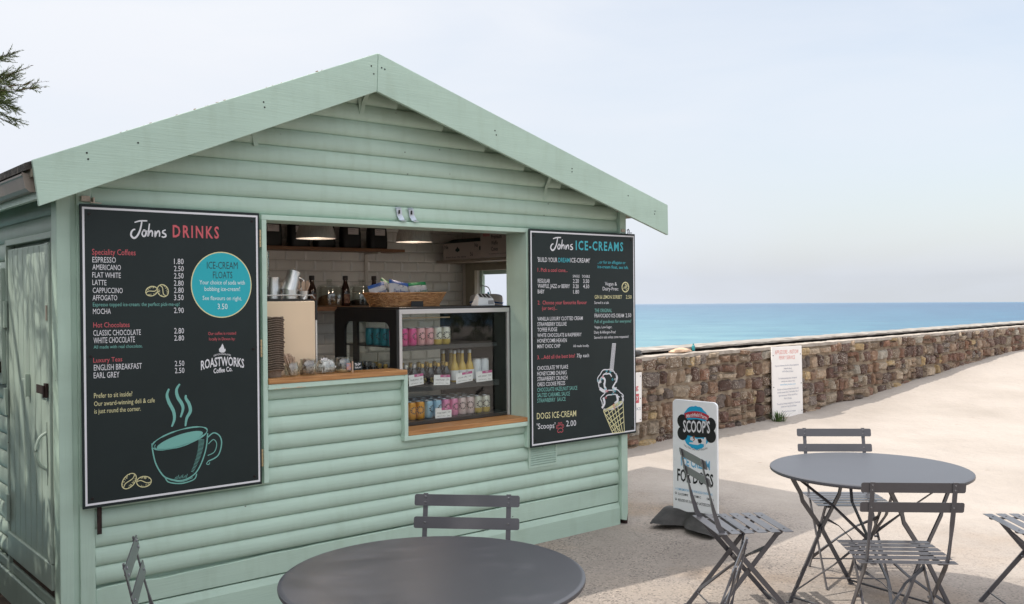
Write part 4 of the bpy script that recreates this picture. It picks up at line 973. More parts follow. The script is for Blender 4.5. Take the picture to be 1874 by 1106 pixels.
LI = [
('ICE-CREAMS',-0.450,1.895,0.005,1.897,0.0580,'b'), ("'BUILD YOUR",-0.789,1.810,-0.617,1.810,0.0290,'w'), ('DREAM',-0.607,1.810,-0.507,1.810,0.0290,'b'), ("ICE-CREAM!'",-0.498,1.811,-0.318,1.811,0.0290,'w'), 
('...or for an affogato or',-0.247,1.807,0.028,1.807,0.0210,'b'), ('ice-cream float, see left.',-0.247,1.776,0.057,1.773,0.0210,'b'), ('1. Pick a cool cone...',-0.788,1.747,-0.525,1.747,0.0240,'r'), ('SINGLE',-0.479,1.712,-0.417,1.712,0.0170,'w'), 
('DOUBLE',-0.392,1.712,-0.321,1.711,0.0170,'w'), ('REGULAR',-0.788,1.677,-0.683,1.676,0.0250,'w'), ('2.20',-0.477,1.676,-0.424,1.676,0.0250,'w'), ('3.50',-0.384,1.676,-0.328,1.675,0.0250,'w'), ('WAFFLE, JAZZ or BERRY',-0.788,1.644,-0.507,1.642,0.0250,'w'), 
('3.20',-0.477,1.642,-0.425,1.641,0.0250,'w'), ('4.50',-0.384,1.641,-0.328,1.640,0.0250,'w'), ('BABY',-0.789,1.608,-0.732,1.608,0.0250,'w'), ('1.80',-0.476,1.605,-0.423,1.605,0.0250,'w'), ('2.  Choose your favourite flavour',-0.790,1.538,-0.351,1.535,0.0240,'r'), 
('(or two)...',-0.753,1.502,-0.622,1.502,0.0240,'r'), ('VANILLA LUXURY CLOTTED CREAM',-0.793,1.435,-0.391,1.430,0.0240,'w'), ('STRAWBERRY DELUXE',-0.794,1.400,-0.539,1.396,0.0240,'w'), ('TOFFEE FUDGE',-0.794,1.365,-0.623,1.363,0.0240,'w'), 
('Vegan &',-0.177,1.659,-0.061,1.658,0.0240,'w'), ('Dairy-Free:',-0.199,1.626,-0.046,1.625,0.0240,'w'), ('GIN & LEMON SORBET',-0.277,1.570,-0.010,1.568,0.0240,'c'), ('2.50',0.029,1.568,0.087,1.567,0.0240,'c'), 
('Served in a tub.',-0.280,1.535,-0.138,1.534,0.0180,'w'), ('THE ORIGINAL',-0.278,1.479,-0.112,1.477,0.0240,'t'), ('FRAVOCADO ICE-CREAM',-0.279,1.444,0.008,1.439,0.0250,'w'), ('2.50',0.025,1.439,0.081,1.439,0.0260,'w'), 
('Full of goodness for everyone!',-0.279,1.406,0.081,1.402,0.0210,'t'), ('Vegan, Low-Sugar,',-0.281,1.371,-0.111,1.368,0.0170,'w'), ('Dairy & Allergen-Free!',-0.284,1.336,-0.075,1.332,0.0180,'w'), ('Served in tub unless cone requested',-0.284,1.301,0.051,1.297,0.0180,'w'), 
('WHITE CHOCOLATE & RASPBERRY',-0.795,1.330,-0.403,1.323,0.0230,'w'), ('HONEYCOMB HEAVEN',-0.796,1.295,-0.538,1.289,0.0240,'w'), ('MINT CHOC CHIP',-0.796,1.259,-0.597,1.255,0.0240,'w'), ('All made locally.',-0.480,1.253,-0.332,1.250,0.0160,'w'), 
('3. ...Add all the best bits!',-0.797,1.189,-0.465,1.185,0.0240,'r'), ('75p each',-0.447,1.184,-0.334,1.181,0.0240,'w'), ("CHOCOLATE '99' FLAKE",-0.798,1.120,-0.528,1.115,0.0250,'w'), ('HONEYCOMB CHUNKS',-0.798,1.085,-0.541,1.078,0.0250,'w'), 
('STRAWBERRY CRUNCH',-0.798,1.050,-0.535,1.043,0.0260,'w'), ('OREO COOKIE PIECES',-0.799,1.016,-0.556,1.010,0.0250,'w'), ('CHOCOLATE HAZELNUT SAUCE',-0.799,0.982,-0.446,0.971,0.0250,'t'), ('SALTED CARAMEL SAUCE',-0.799,0.947,-0.514,0.938,0.0250,'t'), 
('STRAWBERRY  SAUCE',-0.800,0.913,-0.553,0.906,0.0250,'t'), ('DOGS ICE-CREAM',-0.805,0.808,-0.458,0.796,0.0390,'c'), ("'Scoops'",-0.806,0.745,-0.646,0.737,0.0350,'w'), ('2.00',-0.549,0.738,-0.459,0.734,0.0370,'w'), 

]
t, org = board('dark ice cream menu board with a cone drawing, right of the serving hatch', -0.857, 0.126, 0.629, 2.018, False)
ink = Inks()
for tx, x0, z0, x1, z1, cap, c in LI: q = MB(); lettering(q, tx, x0, z0, x1, z1, cap, Y1, bold=0.022 if cap > 0.05 else 0.002, track=1.25 if cap > 0.05 else 1.0); q.build('lettering', M['ink_' + c], t, org=org)
q = MB(); johns(q, -0.676, -0.476, 1.885, 1.972, Y1, 0.0082); q.build('lettering', M['ink_w'], t, org=org)
# scoops of ice cream
wv = ink['w']; rc = random.Random(9)
def blobline(cx, cz, rx, rz, a0, a1, n, wd):
    wv.ribbon([(cx + rx * math.cos(a) * (1 + .05 * math.sin(7 * a)), cz + rz * math.sin(a) * (1 + .05 * math.sin(7 * a))) for a in [a0 + (a1 - a0) * i / n for i in range(n + 1)]], wd, Y1)
blobline(-0.158, 1.015, 0.095, 0.075, -0.3, 3.9, 36, 0.007); blobline(-0.165, 1.01, 0.06, 0.05, 0.6, 3.3, 20, 0.009)
blobline(-0.115, 0.885, 0.108, 0.062, -0.6, 3.7, 40, 0.007); blobline(-0.12, 0.875, 0.085, 0.04, 0.4, 2.4, 20, 0.007)
wv.ribbon(spline([(-0.24, 1.00), (-0.215, 1.035), (-0.185, 1.02), (-0.19, 0.98), (-0.175, 0.955)], 5), 0.016, Y1)
wv.ribbon(spline([(-0.235, 0.965), (-0.20, 0.945), (-0.165, 0.945)], 5), 0.022, Y1)
wv.ribbon(spline([(-0.20, 0.90), (-0.19, 0.86), (-0.215, 0.83)], 5), 0.018, Y1); wv.ribbon(spline([(-0.075, 1.055), (-0.07, 1.01), (-0.11, 0.96), (-0.07, 0.955)], 5), 0.012, Y1)
wv.ribbon(spline([(-0.07, 0.91), (-0.06, 0.87), (-0.09, 0.85)], 5), 0.02, Y1); wv.ribbon(spline([(-0.02, 0.90), (-0.005, 0.87), (-0.03, 0.84), (-0.12, 0.815), (-0.2, 0.82)], 5), 0.010, Y1)
for k in range(26):
    a = rc.uniform(0, 6.28); r = rc.choice([rc.uniform(.5, .9), 1.05]); c = rc.choice([(-0.158, 1.015, .09, .07), (-0.115, 0.885, .105, .06)])
    ink[rc.choice('wwwwbrb')].ring(c[0] + c[2] * r * math.cos(a), c[1] + c[3] * r * math.sin(a), 0.0065, 0.0055, 0.0035, Y2, 10)
for k in range(7): x = k / 6; wv.ribbon([(-0.109 + 0.034 * x, 1.262 - 0.002 * math.sin(k)), (-0.137 + 0.034 * x, 1.075)], 0.0034, Y1)
for (a, b) in (((-0.109, 1.262), (-0.074, 1.261)), ((-0.138, 1.077), (-0.104, 1.071))): wv.ribbon([a, b], 0.004, Y1)
cn = ink['c']; A, B, C_, D_ = (-0.202, 0.812), (-0.008, 0.858), (0.004, 0.648), (-0.112, 0.650)
L_ = lambda p, q, s: (p[0] + (q[0] - p[0]) * s, p[1] + (q[1] - p[1]) * s)
for p, q in ((A, D_), (B, C_), (D_, C_)): cn.ribbon([p, q], 0.006, Y1)
cn.ribbon(spline([A, (-0.15, 0.822), (-0.07, 0.85), B], 5), 0.013, Y1)
for k in range(6):
    s = (k + 0.5) / 6; s2 = min(1, s + 0.42)
    cn.ribbon([L_(A, D_, s), L_(B, C_, max(0, s - 0.25))], 0.006, Y1)
    if s + 0.35 <= 1.02: cn.ribbon([L_(B, C_, s + 0.35), L_(A, D_, max(0, s - 0.3))] if False else [L_(A, B, min(1, 0.12 + s)), L_(D_, C_, min(1, s + 0.25))], 0.006, Y1)
cn.ribbon([L_(A, D_, 0.35), L_(D_, C_, 0.25)], 0.005, Y1); cn.ribbon([L_(A, D_, 0.1), L_(D_, C_, 0.7)], 0.005, Y1)
lm = MB(); lm.ring(0.025, 1.648, 0.034, 0.033, 0.007, Y1, 24)
for k in range(40): a = rc.uniform(0, 6.28); r = rc.uniform(0.1, 0.95); x, z = 0.025 + 0.03 * r * math.cos(a), 1.648 + 0.029 * r * math.sin(a); lm.ribbon([(x, z), (x + .006, z + .003)], 0.003, Y1)
lm.build('lemon_drawing', M['ink_c'], t, org=org); pw = MB(); pw.ribbon(spline([(-0.602, 0.733), (-0.585, 0.727), (-0.578, 0.712), (-0.59, 0.704), (-0.604, 0.708), (-0.618, 0.704), (-0.626, 0.714), (-0.618, 0.728), (-0.602, 0.733)], 4), 0.004, Y1)
for a, b in ((-0.630, 0.742), (-0.614, 0.759), (-0.594, 0.759), (-0.578, 0.743)): pw.ring(a, b, 0.007, 0.010, 0.0035, Y1, 14)
pw.build('paw_drawing', M['ink_r'], t, org=org)
ink_build(ink, t, org, {'w': 'ice_cream_drawing', 'c': 'cone_drawing', 'b': 'sprinkles', 'r': 'sprinkles'})
# ------------------------------------------------------------------ signs
def round_rect(x0, x1, z0, z1, r, low=True, n=6):
    o = []
    def arc(cx, cz, a0): return [(cx + r * math.cos(a0 + k / n * math.pi / 2), cz + r * math.sin(a0 + k / n * math.pi / 2)) for k in range(n + 1)]
    o += [(x0, z0), (x1, z0)]
    o += arc(x1 - r, z1 - r, 0); o += arc(x0 + r, z1 - r, math.pi / 2)
    return o
SR = math.atan2(-0.2510, 0.2440)
t = thing('pavement_sign', 'white pavement sign for dog ice cream with a dog picture, in a black rubber foot', 'sign', (1.101, 6.526, 0.0), SR)
mb = MB(); mb.prism(round_rect(0.0, 0.360, 0.09, 0.874, 0.032), 0.0, 0.018); mb.build('panel', M['signwhite'], t, bevel=0.003)
# rubber foot: waisted block with a ridge
mb = MB(); nx, ny = 36, 28; X0, X1 = -0.085, 0.42
hx = lambda s: 0.145 + 0.045 * abs(math.cos(math.pi * s)) ** 1.2 - 0.085 * math.exp(-((s - 0.40) / 0.10) ** 2)
for i in range(nx + 1):
    s = i / nx; e_ = min(1.0, min(s, 1 - s) / 0.06); e_ = math.sqrt(max(0, 1 - (1 - e_) ** 2))
    for j in range(ny + 1):
        q = j / ny * 2 - 1
        prof = 0.122 - 0.068 * max(0.0, min(1.0, (abs(q) - 0.14) / 0.72)) - 0.012 * math.exp(-((s - .40) / .10) ** 2)
        zz = prof * (0.55 + 0.45 * e_) * (1.0 if abs(q) < 0.9 else 0.75) + 0.002 * mnoise.noise(Vector((s * 9, q * 5, 0)))
        mb.v.append((X0 + (X1 - X0) * s, 0.01 + q * hx(s) * (0.8 + 0.2 * e_), max(0.0, zz) + (-0.002 if abs(q) == 1 else 0.002)))
for i in range(nx):
    for j in range(ny): a = i * (ny + 1) + j; mb.f.append((a, a + ny + 1, a + ny + 2, a + 1)); mb.mi.append(0)
mb.f.append(tuple(range(ny + 1))); mb.mi.append(0); mb.f.append(tuple(nx * (ny + 1) + j for j in range(ny, -1, -1))); mb.mi.append(0)
mb.build('rubber_foot', M['rubber'], t, smooth=32)
y = -0.0006; y2 = -0.0012; y3 = -0.0018; y4 = -0.0024
mb = MB(); rj = random.Random(3)
mb.flat([(0.192 + (0.118 + rj.uniform(-.004, .004)) * math.cos(a), 0.694 + (0.147 + rj.uniform(-.004, .004)) * math.sin(a)) for a in [2 * math.pi * k / 44 for k in range(44)]], y); mb.build('badge', mat('sky_blue_print', (0.01, 0.36, 0.62), 0.45), t)
K = MB()
for cx, cz in ((0.083, 0.728), (0.083, 0.645), (0.310, 0.725), (0.310, 0.650)): K.disc(cx, cz, 0.042, 0.047, y2, 24)
K.flat([(0.083, 0.735), (0.083, 0.640), (0.20, 0.628), (0.31, 0.640), (0.31, 0.738), (0.20, 0.752)], y2 - .0001); K.build('bone_badge', M['ink_K'], t)
mb = MB(); n = 14; P1_ = [(0.104 + 0.19 * k / n, 0.752 + 0.034 * math.sin(math.pi * k / n) ** .8 * 0.5 + 0.014) for k in range(n + 1)]
mb.ribbon(P1_, [0.044 * (0.75 + 0.25 * math.sin(math.pi * k / n)) for k in range(n + 1)], y3); mb.build('banner', mat('red_banner', (0.46, 0.03, 0.05), 0.45), t)
ink = Inks()
for tx, x0, z0, x1, z1, cap, c in [("SCOOP'S", .089, .656, .305, .668, .0773, 'w'), ('ICE CREAM', .069, .425, .303, .421, .0573, 'B'), ('FOR DOGS', .038, .317, .329, .313, .0796, 'K'),
        ('A COMPLEMENTARY FEED FOR DOGS CONTAINING', .022, .252, .322, .252, .0142, 'B'), ('GLUCOSAMINE', .043, .218, .126, .219, .0159, 'K'), ('VITAMIN C', .168, .220, .230, .219, .0157, 'K'), ('OMEGA 3', .276, .218, .330, .216, .0155, 'K'), ('REDUCED FAT, SUGAR AND LACTOSE CONTENT', .043, .176, .335, .174, .0177, 'K')]:
    q = MB(); lettering(q, tx, x0, z0, x1, z1, cap, y3 - .0003, bold=0.02 if cap > .03 else 0.005); q.build('lettering', M['ink_' + c], t)
q = MB(); lettering(q, 'Marshfield Farm', .116, .752, .284, .755, .024, y4, bold=0.015, arch=0.016); q.build('lettering', M['ink_w'], t)
q = MB(); lettering(q, "TAILS THAT CAN'T STOP WAGGING", .094, .560, .284, .560, .0135, y, bold=0.0, arch=-0.022); q.build('lettering', M['ink_K'], t)
for a, b in ((0.0248, 0.228), (0.1511, 0.228), (0.0244, 0.185)):
    ink = Inks(); ink['K'].disc(a, b - .003, 0.0055, 0.0045, y, 10)
    for k in range(4): ink['K'].disc(a - 0.007 + k * 0.0047, b + 0.004 + (0.003 if k in (1, 2) else 0), 0.002, 0.0028, y, 8)
    ink['K'].build('paw_print', M['ink_K'], t)
ink = Inks()
# leaping dog: white body, dark patches
dg = ink['w']
dg.flat([(0.142, 0.612), (0.150, 0.624), (0.166, 0.632), (0.178, 0.626), (0.196, 0.618), (0.232, 0.626), (0.256, 0.622), (0.262, 0.640), (0.254, 0.668), (0.262, 0.686), (0.272, 0.668), (0.274, 0.64), (0.274, 0.606), (0.270, 0.574), (0.256, 0.574), (0.256, 0.588), (0.232, 0.590), (0.206, 0.578), (0.172, 0.578), (0.140, 0.580), (0.138, 0.588), (0.172, 0.592), (0.164, 0.602), (0.146, 0.606)], y2)
k = ink['K']; k.flat([(0.205, 0.617), (0.232, 0.622), (0.242, 0.606), (0.232, 0.592), (0.214, 0.592)], y3); k.flat([(0.140, 0.613), (0.147, 0.616), (0.147, 0.609)], y3); k.flat([(0.163, 0.632), (0.172, 0.640), (0.170, 0.626)], y3)
br = MB(); br.flat([(0.168, 0.630), (0.180, 0.640), (0.184, 0.618), (0.172, 0.614)], y3); br.ribbon([(0.170, 0.600), (0.186, 0.617)], 0.005, y3); br.build('dog_patch', mat('brown_print', (0.30, 0.09, 0.03), 0.5), t)
for kk, mbx in ink.items():
    if mbx.f: mbx.build('dog_drawing', M['ink_' + kk], t)

t = thing('ferry_sign', 'tall weathered white ferry notice with red headings fixed to the sea wall', 'sign', WL(2.60, 0.048, 0.0), WROT)
mb = MB(); mb.prism([(0.022, -0.12), (0.748, -0.12), (0.717, 0.925), (-0.003, 0.935)], 0.0, 0.012); mb.build('panel', M['signwarm'], t, bevel=0.002)
ink = Inks(); y = -0.0008
def ctr(c, tx, x0, x1, z, cap, dz=-0.012): q = MB(); lettering(q, tx, x0, z, x1, z + dz, cap, y, bold=0.0); q.build('lettering', M['ink_' + c], t)
ctr('R', 'APPLEDORE - INSTOW', .072, .637, .843, .049); ctr('R', 'FERRY SERVICE', .169, .548, .776, .044)
for tx, x0, x1, z in [('Operates between the Ferry Slip at Appledore', .07, .64, .690), ('(opposite above)', .28, .47, .652), ('and the Quay at Instow.', .24, .51, .615),
        ('For detailed operating times, and seasonal', .155, .59, .530), ('services see notice or visit', .22, .54, .492),
        ('Weather and tide permitting the service will', .12, .63, .395), ('normally operate daily 2 hours either side of', .125, .63, .358), ('high tide between 9.00 am and 6.00 pm,', .155, .61, .318), ('April to October.', .28, .47, .278),
        ('The service is being managed as a Community', .11, .67, .215), ('project so it may be small boats', .21, .58, .178), ('There are fares on request', .23, .56, .115), ('Thank you for your support', .30, .58, -.035)]: ctr('g', tx, x0, x1, z, 0.022)
ctr('B', 'www.ferry notice.com', .19, .56, .452, .022)
ctr('R', 'PLEASE SUPPORT THE RETURN OF THIS', .105, .684, .035, .024, -.02); ctr('R', 'VALUED COMMUNITY SERVICE', .17, .61, -.005, .024, -.015)
for kk, mbx in ink.items():
    if mbx.f: mbx.build('lettering', M['ink_' + kk], t)
for a, b in ((0.03, 0.83), (0.685, 0.82), (0.04, 0.44), (0.70, 0.45), (0.06, 0.05), (0.715, 0.10)):
    mb = MB(); mb.lathe([(0.008, 0), (0.006, 0.003)], 10); mb.v = [(a + p, -q, b + r) for p, r, q in mb.v]; mb.build('screw', M['screw'], t)
t = thing('wall_notice', 'white notice with a red block, mostly hidden behind the ice cream board', 'sign', WL(-0.56, 0.05, 0.27), WROT)
mb = MB(); mb.prism([(0.0, 0.0), (0.615, 0.005), (0.622, 0.518), (0.0, 0.52)], 0.0, 0.012); mb.build('panel', M['signwarm'], t, bevel=0.002)
ink = Inks(); ink['r'].flat([(0.2, 0.205), (0.572, 0.205), (0.572, 0.30), (0.2, 0.30)], -0.0008); lettering(ink['r'], 'sailing', 0.32, 0.345, 0.565, 0.345, 0.05, -0.0008, 0.02); lettering(ink['g'], 'DECKS', 0.40, 0.13, 0.60, 0.13, 0.03, -0.0008, 0.0); lettering(ink['v'], 'ONLY', 0.42, 0.235, 0.562, 0.235, 0.04, -0.0016, 0.02)
for kk, mbx in ink.items(): mbx.build('lettering', M['ink_' + kk], t)
for a, b in ((0.596, 0.48), (0.596, 0.25), (0.59, 0.03)):
    mb = MB(); mb.lathe([(0.006, 0), (0.005, 0.003)], 8); mb.v = [(a + p, -q, b + r) for p, r, q in mb.v]; mb.build('screw', M['screw'], t)
# ------------------------------------------------------------------ folding bistro chairs and tables
def build_chair():
    c = thing('bistro_chair', '', 'chair', (0, 0, 0))
    m = M['chair']
    up = [(-0.245, 0.805), (-0.222, 0.70), (-0.200, 0.615), (-0.185, 0.555), (-0.160, 0.475), (-0.130, 0.425), (0.235, 0.0)]
    upe = [(0.0095, 0.0025), (0.0095, 0.0025), (0.0095, 0.0025), (0.004, 0.008), (0.003, 0.0125), (0.003, 0.013), (0.003, 0.011)]
    for sx in (-1, 1):
        mb = MB(); mb.sweep([(sx * 0.168, a, b) for a, b in up], upe); mb.build('leg', m, c)
        mb = MB(); mb.sweep([(sx * 0.150, 0.165, 0.438), (sx * 0.150, 0.14, 0.425), (sx * 0.150, -0.215, 0.0)], [(0.003, 0.010), (0.003, 0.0115), (0.003, 0.011)]); mb.box(sx * 0.150 - 0.006, sx * 0.150 + 0.006, -0.235, -0.20, 0.0, 0.006); mb.build('leg', m, c)
        mb = MB(); mb.sweep([(sx * 0.140, -0.155, 0.437), (sx * 0.140, 0.06, 0.441), (sx * 0.140, 0.195, 0.437)], (0.011, 0.0035)); mb.build('seat_rail', m, c)
        mb = MB(); mb.box(-0.004, 0.004, -0.0, 0.0, 0, 0) if False else None
        mb.lathe([(0.007, -0.012), (0.007, 0.012)], 12); mb.v = [(sx * 0.159 + zz, 0.028 + x, 0.241 + yy) for x, yy, zz in mb.v]; mb.build('rivet', M['rivet'], c, smooth=40)
    for i in range(6):
        yy = -0.148 + i * 0.0655; mb = MB(); hw = 0.024
        zc_ = 0.446 - 0.00035 * (i - 3) ** 2
        pts = [(-0.205, yy - hw, zc_), (0.205, yy - hw, zc_), (0.205, yy + hw, zc_), (-0.205, yy + hw, zc_)]
        if i in (0, 5): mb.box(-0.205, 0.205, yy - hw, yy + hw, zc_, zc_ + 0.0028)
        else: mb.box(-0.205, 0.205, yy - hw, yy + hw, zc_, zc_ + 0.0028)
        sl = mb.build('seat_slat', m, c, bevel=0.001, segs=1)
        for sx in (-1, 1): mb = MB(); mb.lathe([(0.005, 0.0), (0.0045, 0.0012)], 8, (sx * 0.140, yy, zc_ + 0.0028)); mb.build('rivet', M['screw'], sl)
    for (z0, z1) in ((0.758, 0.802), (0.672, 0.716)):
        zm = (z0 + z1) / 2; ym = -0.245 + (0.805 - zm) * 0.22; mb = MB()
        def P_(x, z, dy): return (x, ym - (z - zm) * 0.22 + dy, z)
        n = 8; out_ = []
        r = 0.008
        for (cx, cz, a0) in ((0.2125 - r, z1 - r, 0), (-0.2125 + r, z1 - r, 90), (-0.2125 + r, z0 + r, 180), (0.2125 - r, z0 + r, 270)):
            for k in range(4): a = R(a0 + k * 30); out_.append((cx + r * math.cos(a), cz + r * math.sin(a)))
        k = len(out_); bow = lambda x: 0.010 * (1 - (x / 0.21) ** 2)
        xs = out_
        # slats sit in front of the uprights; a slight bow backwards
        vs = [P_(x, z, 0.0042) for x, z in xs] + [P_(x, z, 0.0072) for x, z in xs]
        fs = [tuple(range(k)), tuple(range(2 * k - 1, k - 1, -1))] + [(i, i + k, (i + 1) % k + k, (i + 1) % k) for i in range(k)]
        mb.add(vs, fs); sl = mb.build('back_slat', m, c)
        mb = MB()
        for sx in (-1, 1):
            for z in ((zm - 0.009, zm + 0.012) if z0 > .7 else (zm,)):
                mb = MB(); o0 = len(mb.v); mb.lathe([(0.0055, 0.0), (0.004, 0.003)], 10); p = P_(sx * 0.168, z, 0.0072)
                for i in range(o0, len(mb.v)): a, b, d = mb.v[i]; mb.v[i] = (p[0] + a, p[1] + d, p[2] + b)
                o0 = len(mb.v); mb.lathe([(0.004, 0.0), (0.003, 0.002)], 10); p = P_(sx * 0.168, z, -0.0028)
                for i in range(o0, len(mb.v)): a, b, d = mb.v[i]; mb.v[i] = (p[0] + a, p[1] - d, p[2] + b)
                mb.build('rivet', M['rivet'], sl)
    # crossing braces between the lower legs, stretcher bars by the feet
    mb = MB(); f = lambda z: 0.14 + (0.425 - z) * -0.835
    a0 = [(-0.150, f(0.36), 0.36), (-0.05, f(0.30), 0.30), (0.03, f(0.22), 0.22), (0.150, f(0.07), 0.07)]
    mb.sweep(a0, [(0.002, 0.010), (0.009, 0.002), (0.009, 0.002), (0.002, 0.010)], side=(0, 1, 0)); mb.build('brace', m, c)
    mb = MB(); mb.sweep([(-p[0], p[1] - 0.006, p[2]) for p in a0], [(0.002, 0.010), (0.009, 0.002), (0.009, 0.002), (0.002, 0.010)], side=(0, 1, 0)); mb.build('brace', m, c)
    mb = MB(); mb.tube([(-0.168, 0.190, 0.052), (0.168, 0.190, 0.052)], 0.004, 8); mb.build('stretcher', m, c)
    mb = MB(); mb.tube([(-0.150, -0.165, 0.06), (0.150, -0.165, 0.06)], 0.004, 8); mb.build('stretcher', m, c)
    return c
chair0 = build_chair()
def subtree(o): return {o.name: [c for c in bpy.data.objects if c.parent == o]}
def all_kids(o):
    KIDS[o.name] = [c for c in bpy.data.objects if c.parent == o]
    for c in KIDS[o.name]: all_kids(c)
all_kids(chair0)
CH = [((1.125, 4.740), (0.985, 0.12), 'chair in front of the dog ice cream sign, facing the sunlit table'),
      ((1.862, 5.300), (-0.06, -1.0), 'chair on the far side of the sunlit table, facing the camera'),
      ((1.690, 4.185), (0.08, 1.0), 'chair with its back to the camera, near side of the sunlit table'),
      ((2.620, 4.680), (-1.0, 0.06), 'chair cut off by the right edge of the photo'),
      ((-0.215, 3.545), (-0.12, -0.99), 'chair between the kiosk wall and the shaded table'),
      ((-0.985, 3.060), (0.955, 0.295), 'chair below the drinks menu board, left of the shaded table'),
      ((0.470, 2.985), (-0.945, 0.33), 'chair seen edge-on at the bottom, right of the shaded table')]
for i, (p, h, lab) in enumerate(CH):
    c = chair0 if i == 0 else copy_tree(chair0)
    c.location = (p[0], p[1], ground_z(*p)); c.rotation_euler = (0, 0, math.atan2(h[1], h[0]) - math.pi / 2)
    tag(c, 'grey folding ' + lab, 'chair', 'folding bistro chairs around the two tables')

def build_table():
    t = thing('bistro_table', '', 'table', (0, 0, 0)); m = M['chair']
    mb = MB(); mb.lathe([(0.466, 0.690), (0.480, 0.6905), (0.4845, 0.694), (0.4858, 0.700), (0.4845, 0.706), (0.479, 0.7095), (0.470, 0.710), (0.30, 0.7105)], 96)
    mb.build('tabletop', M['table'], t, smooth=40)
    # folding frame: two X frames (local x), joined by bars along local y
    hx, hy = 0.26, 0.295
    fe = [(0.0035, 0.0115)] * 2
    for sy in (-1, 1):
        for sx in (-1, 1):
            mb = MB(); off = 0.006 * sx
            ptx = [(sx * hx, sy * hy + off, 0.0), (sx * hx * 0.05, sy * hy + off, 0.338), (-sx * hx * 0.55, sy * hy + off, 0.51), (-sx * hx * 0.60, sy * hy + off, 0.55), (-sx * hx * 0.95, sy * hy + off, 0.672)]
            mb.sweep(ptx, [(0.0035, 0.012)] * 5, side=(0, 1, 0)); mb.box(sx * hx - 0.022, sx * hx + 0.014, sy * hy + off - 0.008, sy * hy + off + 0.008, 0.0, 0.006); mb.build('leg', m, t)
        mb = MB(); mb.lathe([(0.011, -0.014), (0.011, 0.014)], 14); mb.v = [(x, sy * hy + zz, 0.345 + yy) for x, yy, zz in mb.v]; mb.build('pivot', m, t, smooth=40)
        mb = MB(); mb.sweep([(-0.30, sy * hy, 0.681), (0.30, sy * hy, 0.681)], (0.010, 0.008), side=(0, 1, 0)); mb.build('top_rail', m, t)
    for sx in (-1, 1): mb = MB(); mb.tube([(sx * (hx - 0.018), -hy, 0.026), (sx * (hx - 0.018), hy, 0.026)], 0.006, 8); mb.build('stretcher', m, t)
    for sx in (-1, 1):
        mb = MB(); mb.sweep([(sx * hx * 0.88, -hy, 0.045), (sx * hx * 0.3, -0.16, 0.19), (0.0, 0.0, 0.34), (-sx * hx * 0.3, 0.16, 0.50), (-sx * hx * 0.9, hy, 0.665)], [(0.009, 0.002), (0.009, 0.002), (0.002, 0.009), (0.009, 0.002), (0.009, 0.002)], side=(1, 0, 0)); mb.build('brace', m, t)
        mb = MB(); mb.sweep([(sx * hx * 0.88, hy, 0.045), (sx * hx * 0.3, 0.15, 0.20), (sx * 0.01, 0.0, 0.36), (-sx * hx * 0.3, -0.15, 0.51), (-sx * hx * 0.9, -hy, 0.665)], [(0.009, 0.002), (0.009, 0.002), (0.002, 0.009), (0.009, 0.002), (0.009, 0.002)], side=(1, 0, 0)); mb.build('brace', m, t)
    return t
tb0 = build_table(); all_kids(tb0)
tb0.location = (1.800, 4.785, 0.0); tb0.rotation_euler = (0, 0, math.atan2(0.29, 0.433))
tag(tb0, 'round grey metal bistro table standing in the sun on the sand edge', 'table', 'round bistro tables')
tb1 = copy_tree(tb0); tb1.location = (-0.258, 3.020, 0.0); tb1.rotation_euler = (0, 0, 1.1)
tag(tb1, 'round grey metal bistro table in dappled shade, close to the camera', 'table', 'round bistro tables')
# ------------------------------------------------------------------ what stands in and on the hatch
def hthing(name, label, cat, u, w_, z, group=None, rot=0.0): return thing(name, label, cat, H(u, w_, z), PHI + rot, group)
def hmesh(mb, name, m, label, cat, u, w_, z, group=None, rot=0.0, smooth=None, bevel=0.0):
    o = mb.build(name, m, smooth=smooth, bevel=bevel); o.location = H(u, w_, z); o.rotation_euler = (0, 0, PHI + rot); return tag(o, label, cat, group)
# --- glass-fronted display fridge
FU0, FU1, FW0, FW1, FZ0, FZ1 = -1.718, -0.872, 0.112, 0.84, 0.826, 1.520
f = hthing('display_fridge', 'glass fronted display fridge full of cans and bottles on the lower oak counter', 'fridge', FU0, FW0, FZ0)
org = (FU0, FW0, FZ0)
def fp(name, m, u0, u1, w0, w1, z0, z1, bevel=0.0015, par=None):
    mb = MB(); mb.box(u0, u1, w0, w1, z0, z1); return mb.build(name, m, par or f, org=org, bevel=bevel)
fp('cabinet_top', M['black'], FU0, FU1 + 0.022, FW0, FW1, FZ1, FZ1 + 0.012, 0.004)
fp('cabinet_side', M['black'], FU1 + 0.001, FU1 + 0.022, FW0 - 0.002, FW1, FZ0, FZ1 - 0.001, 0.003)
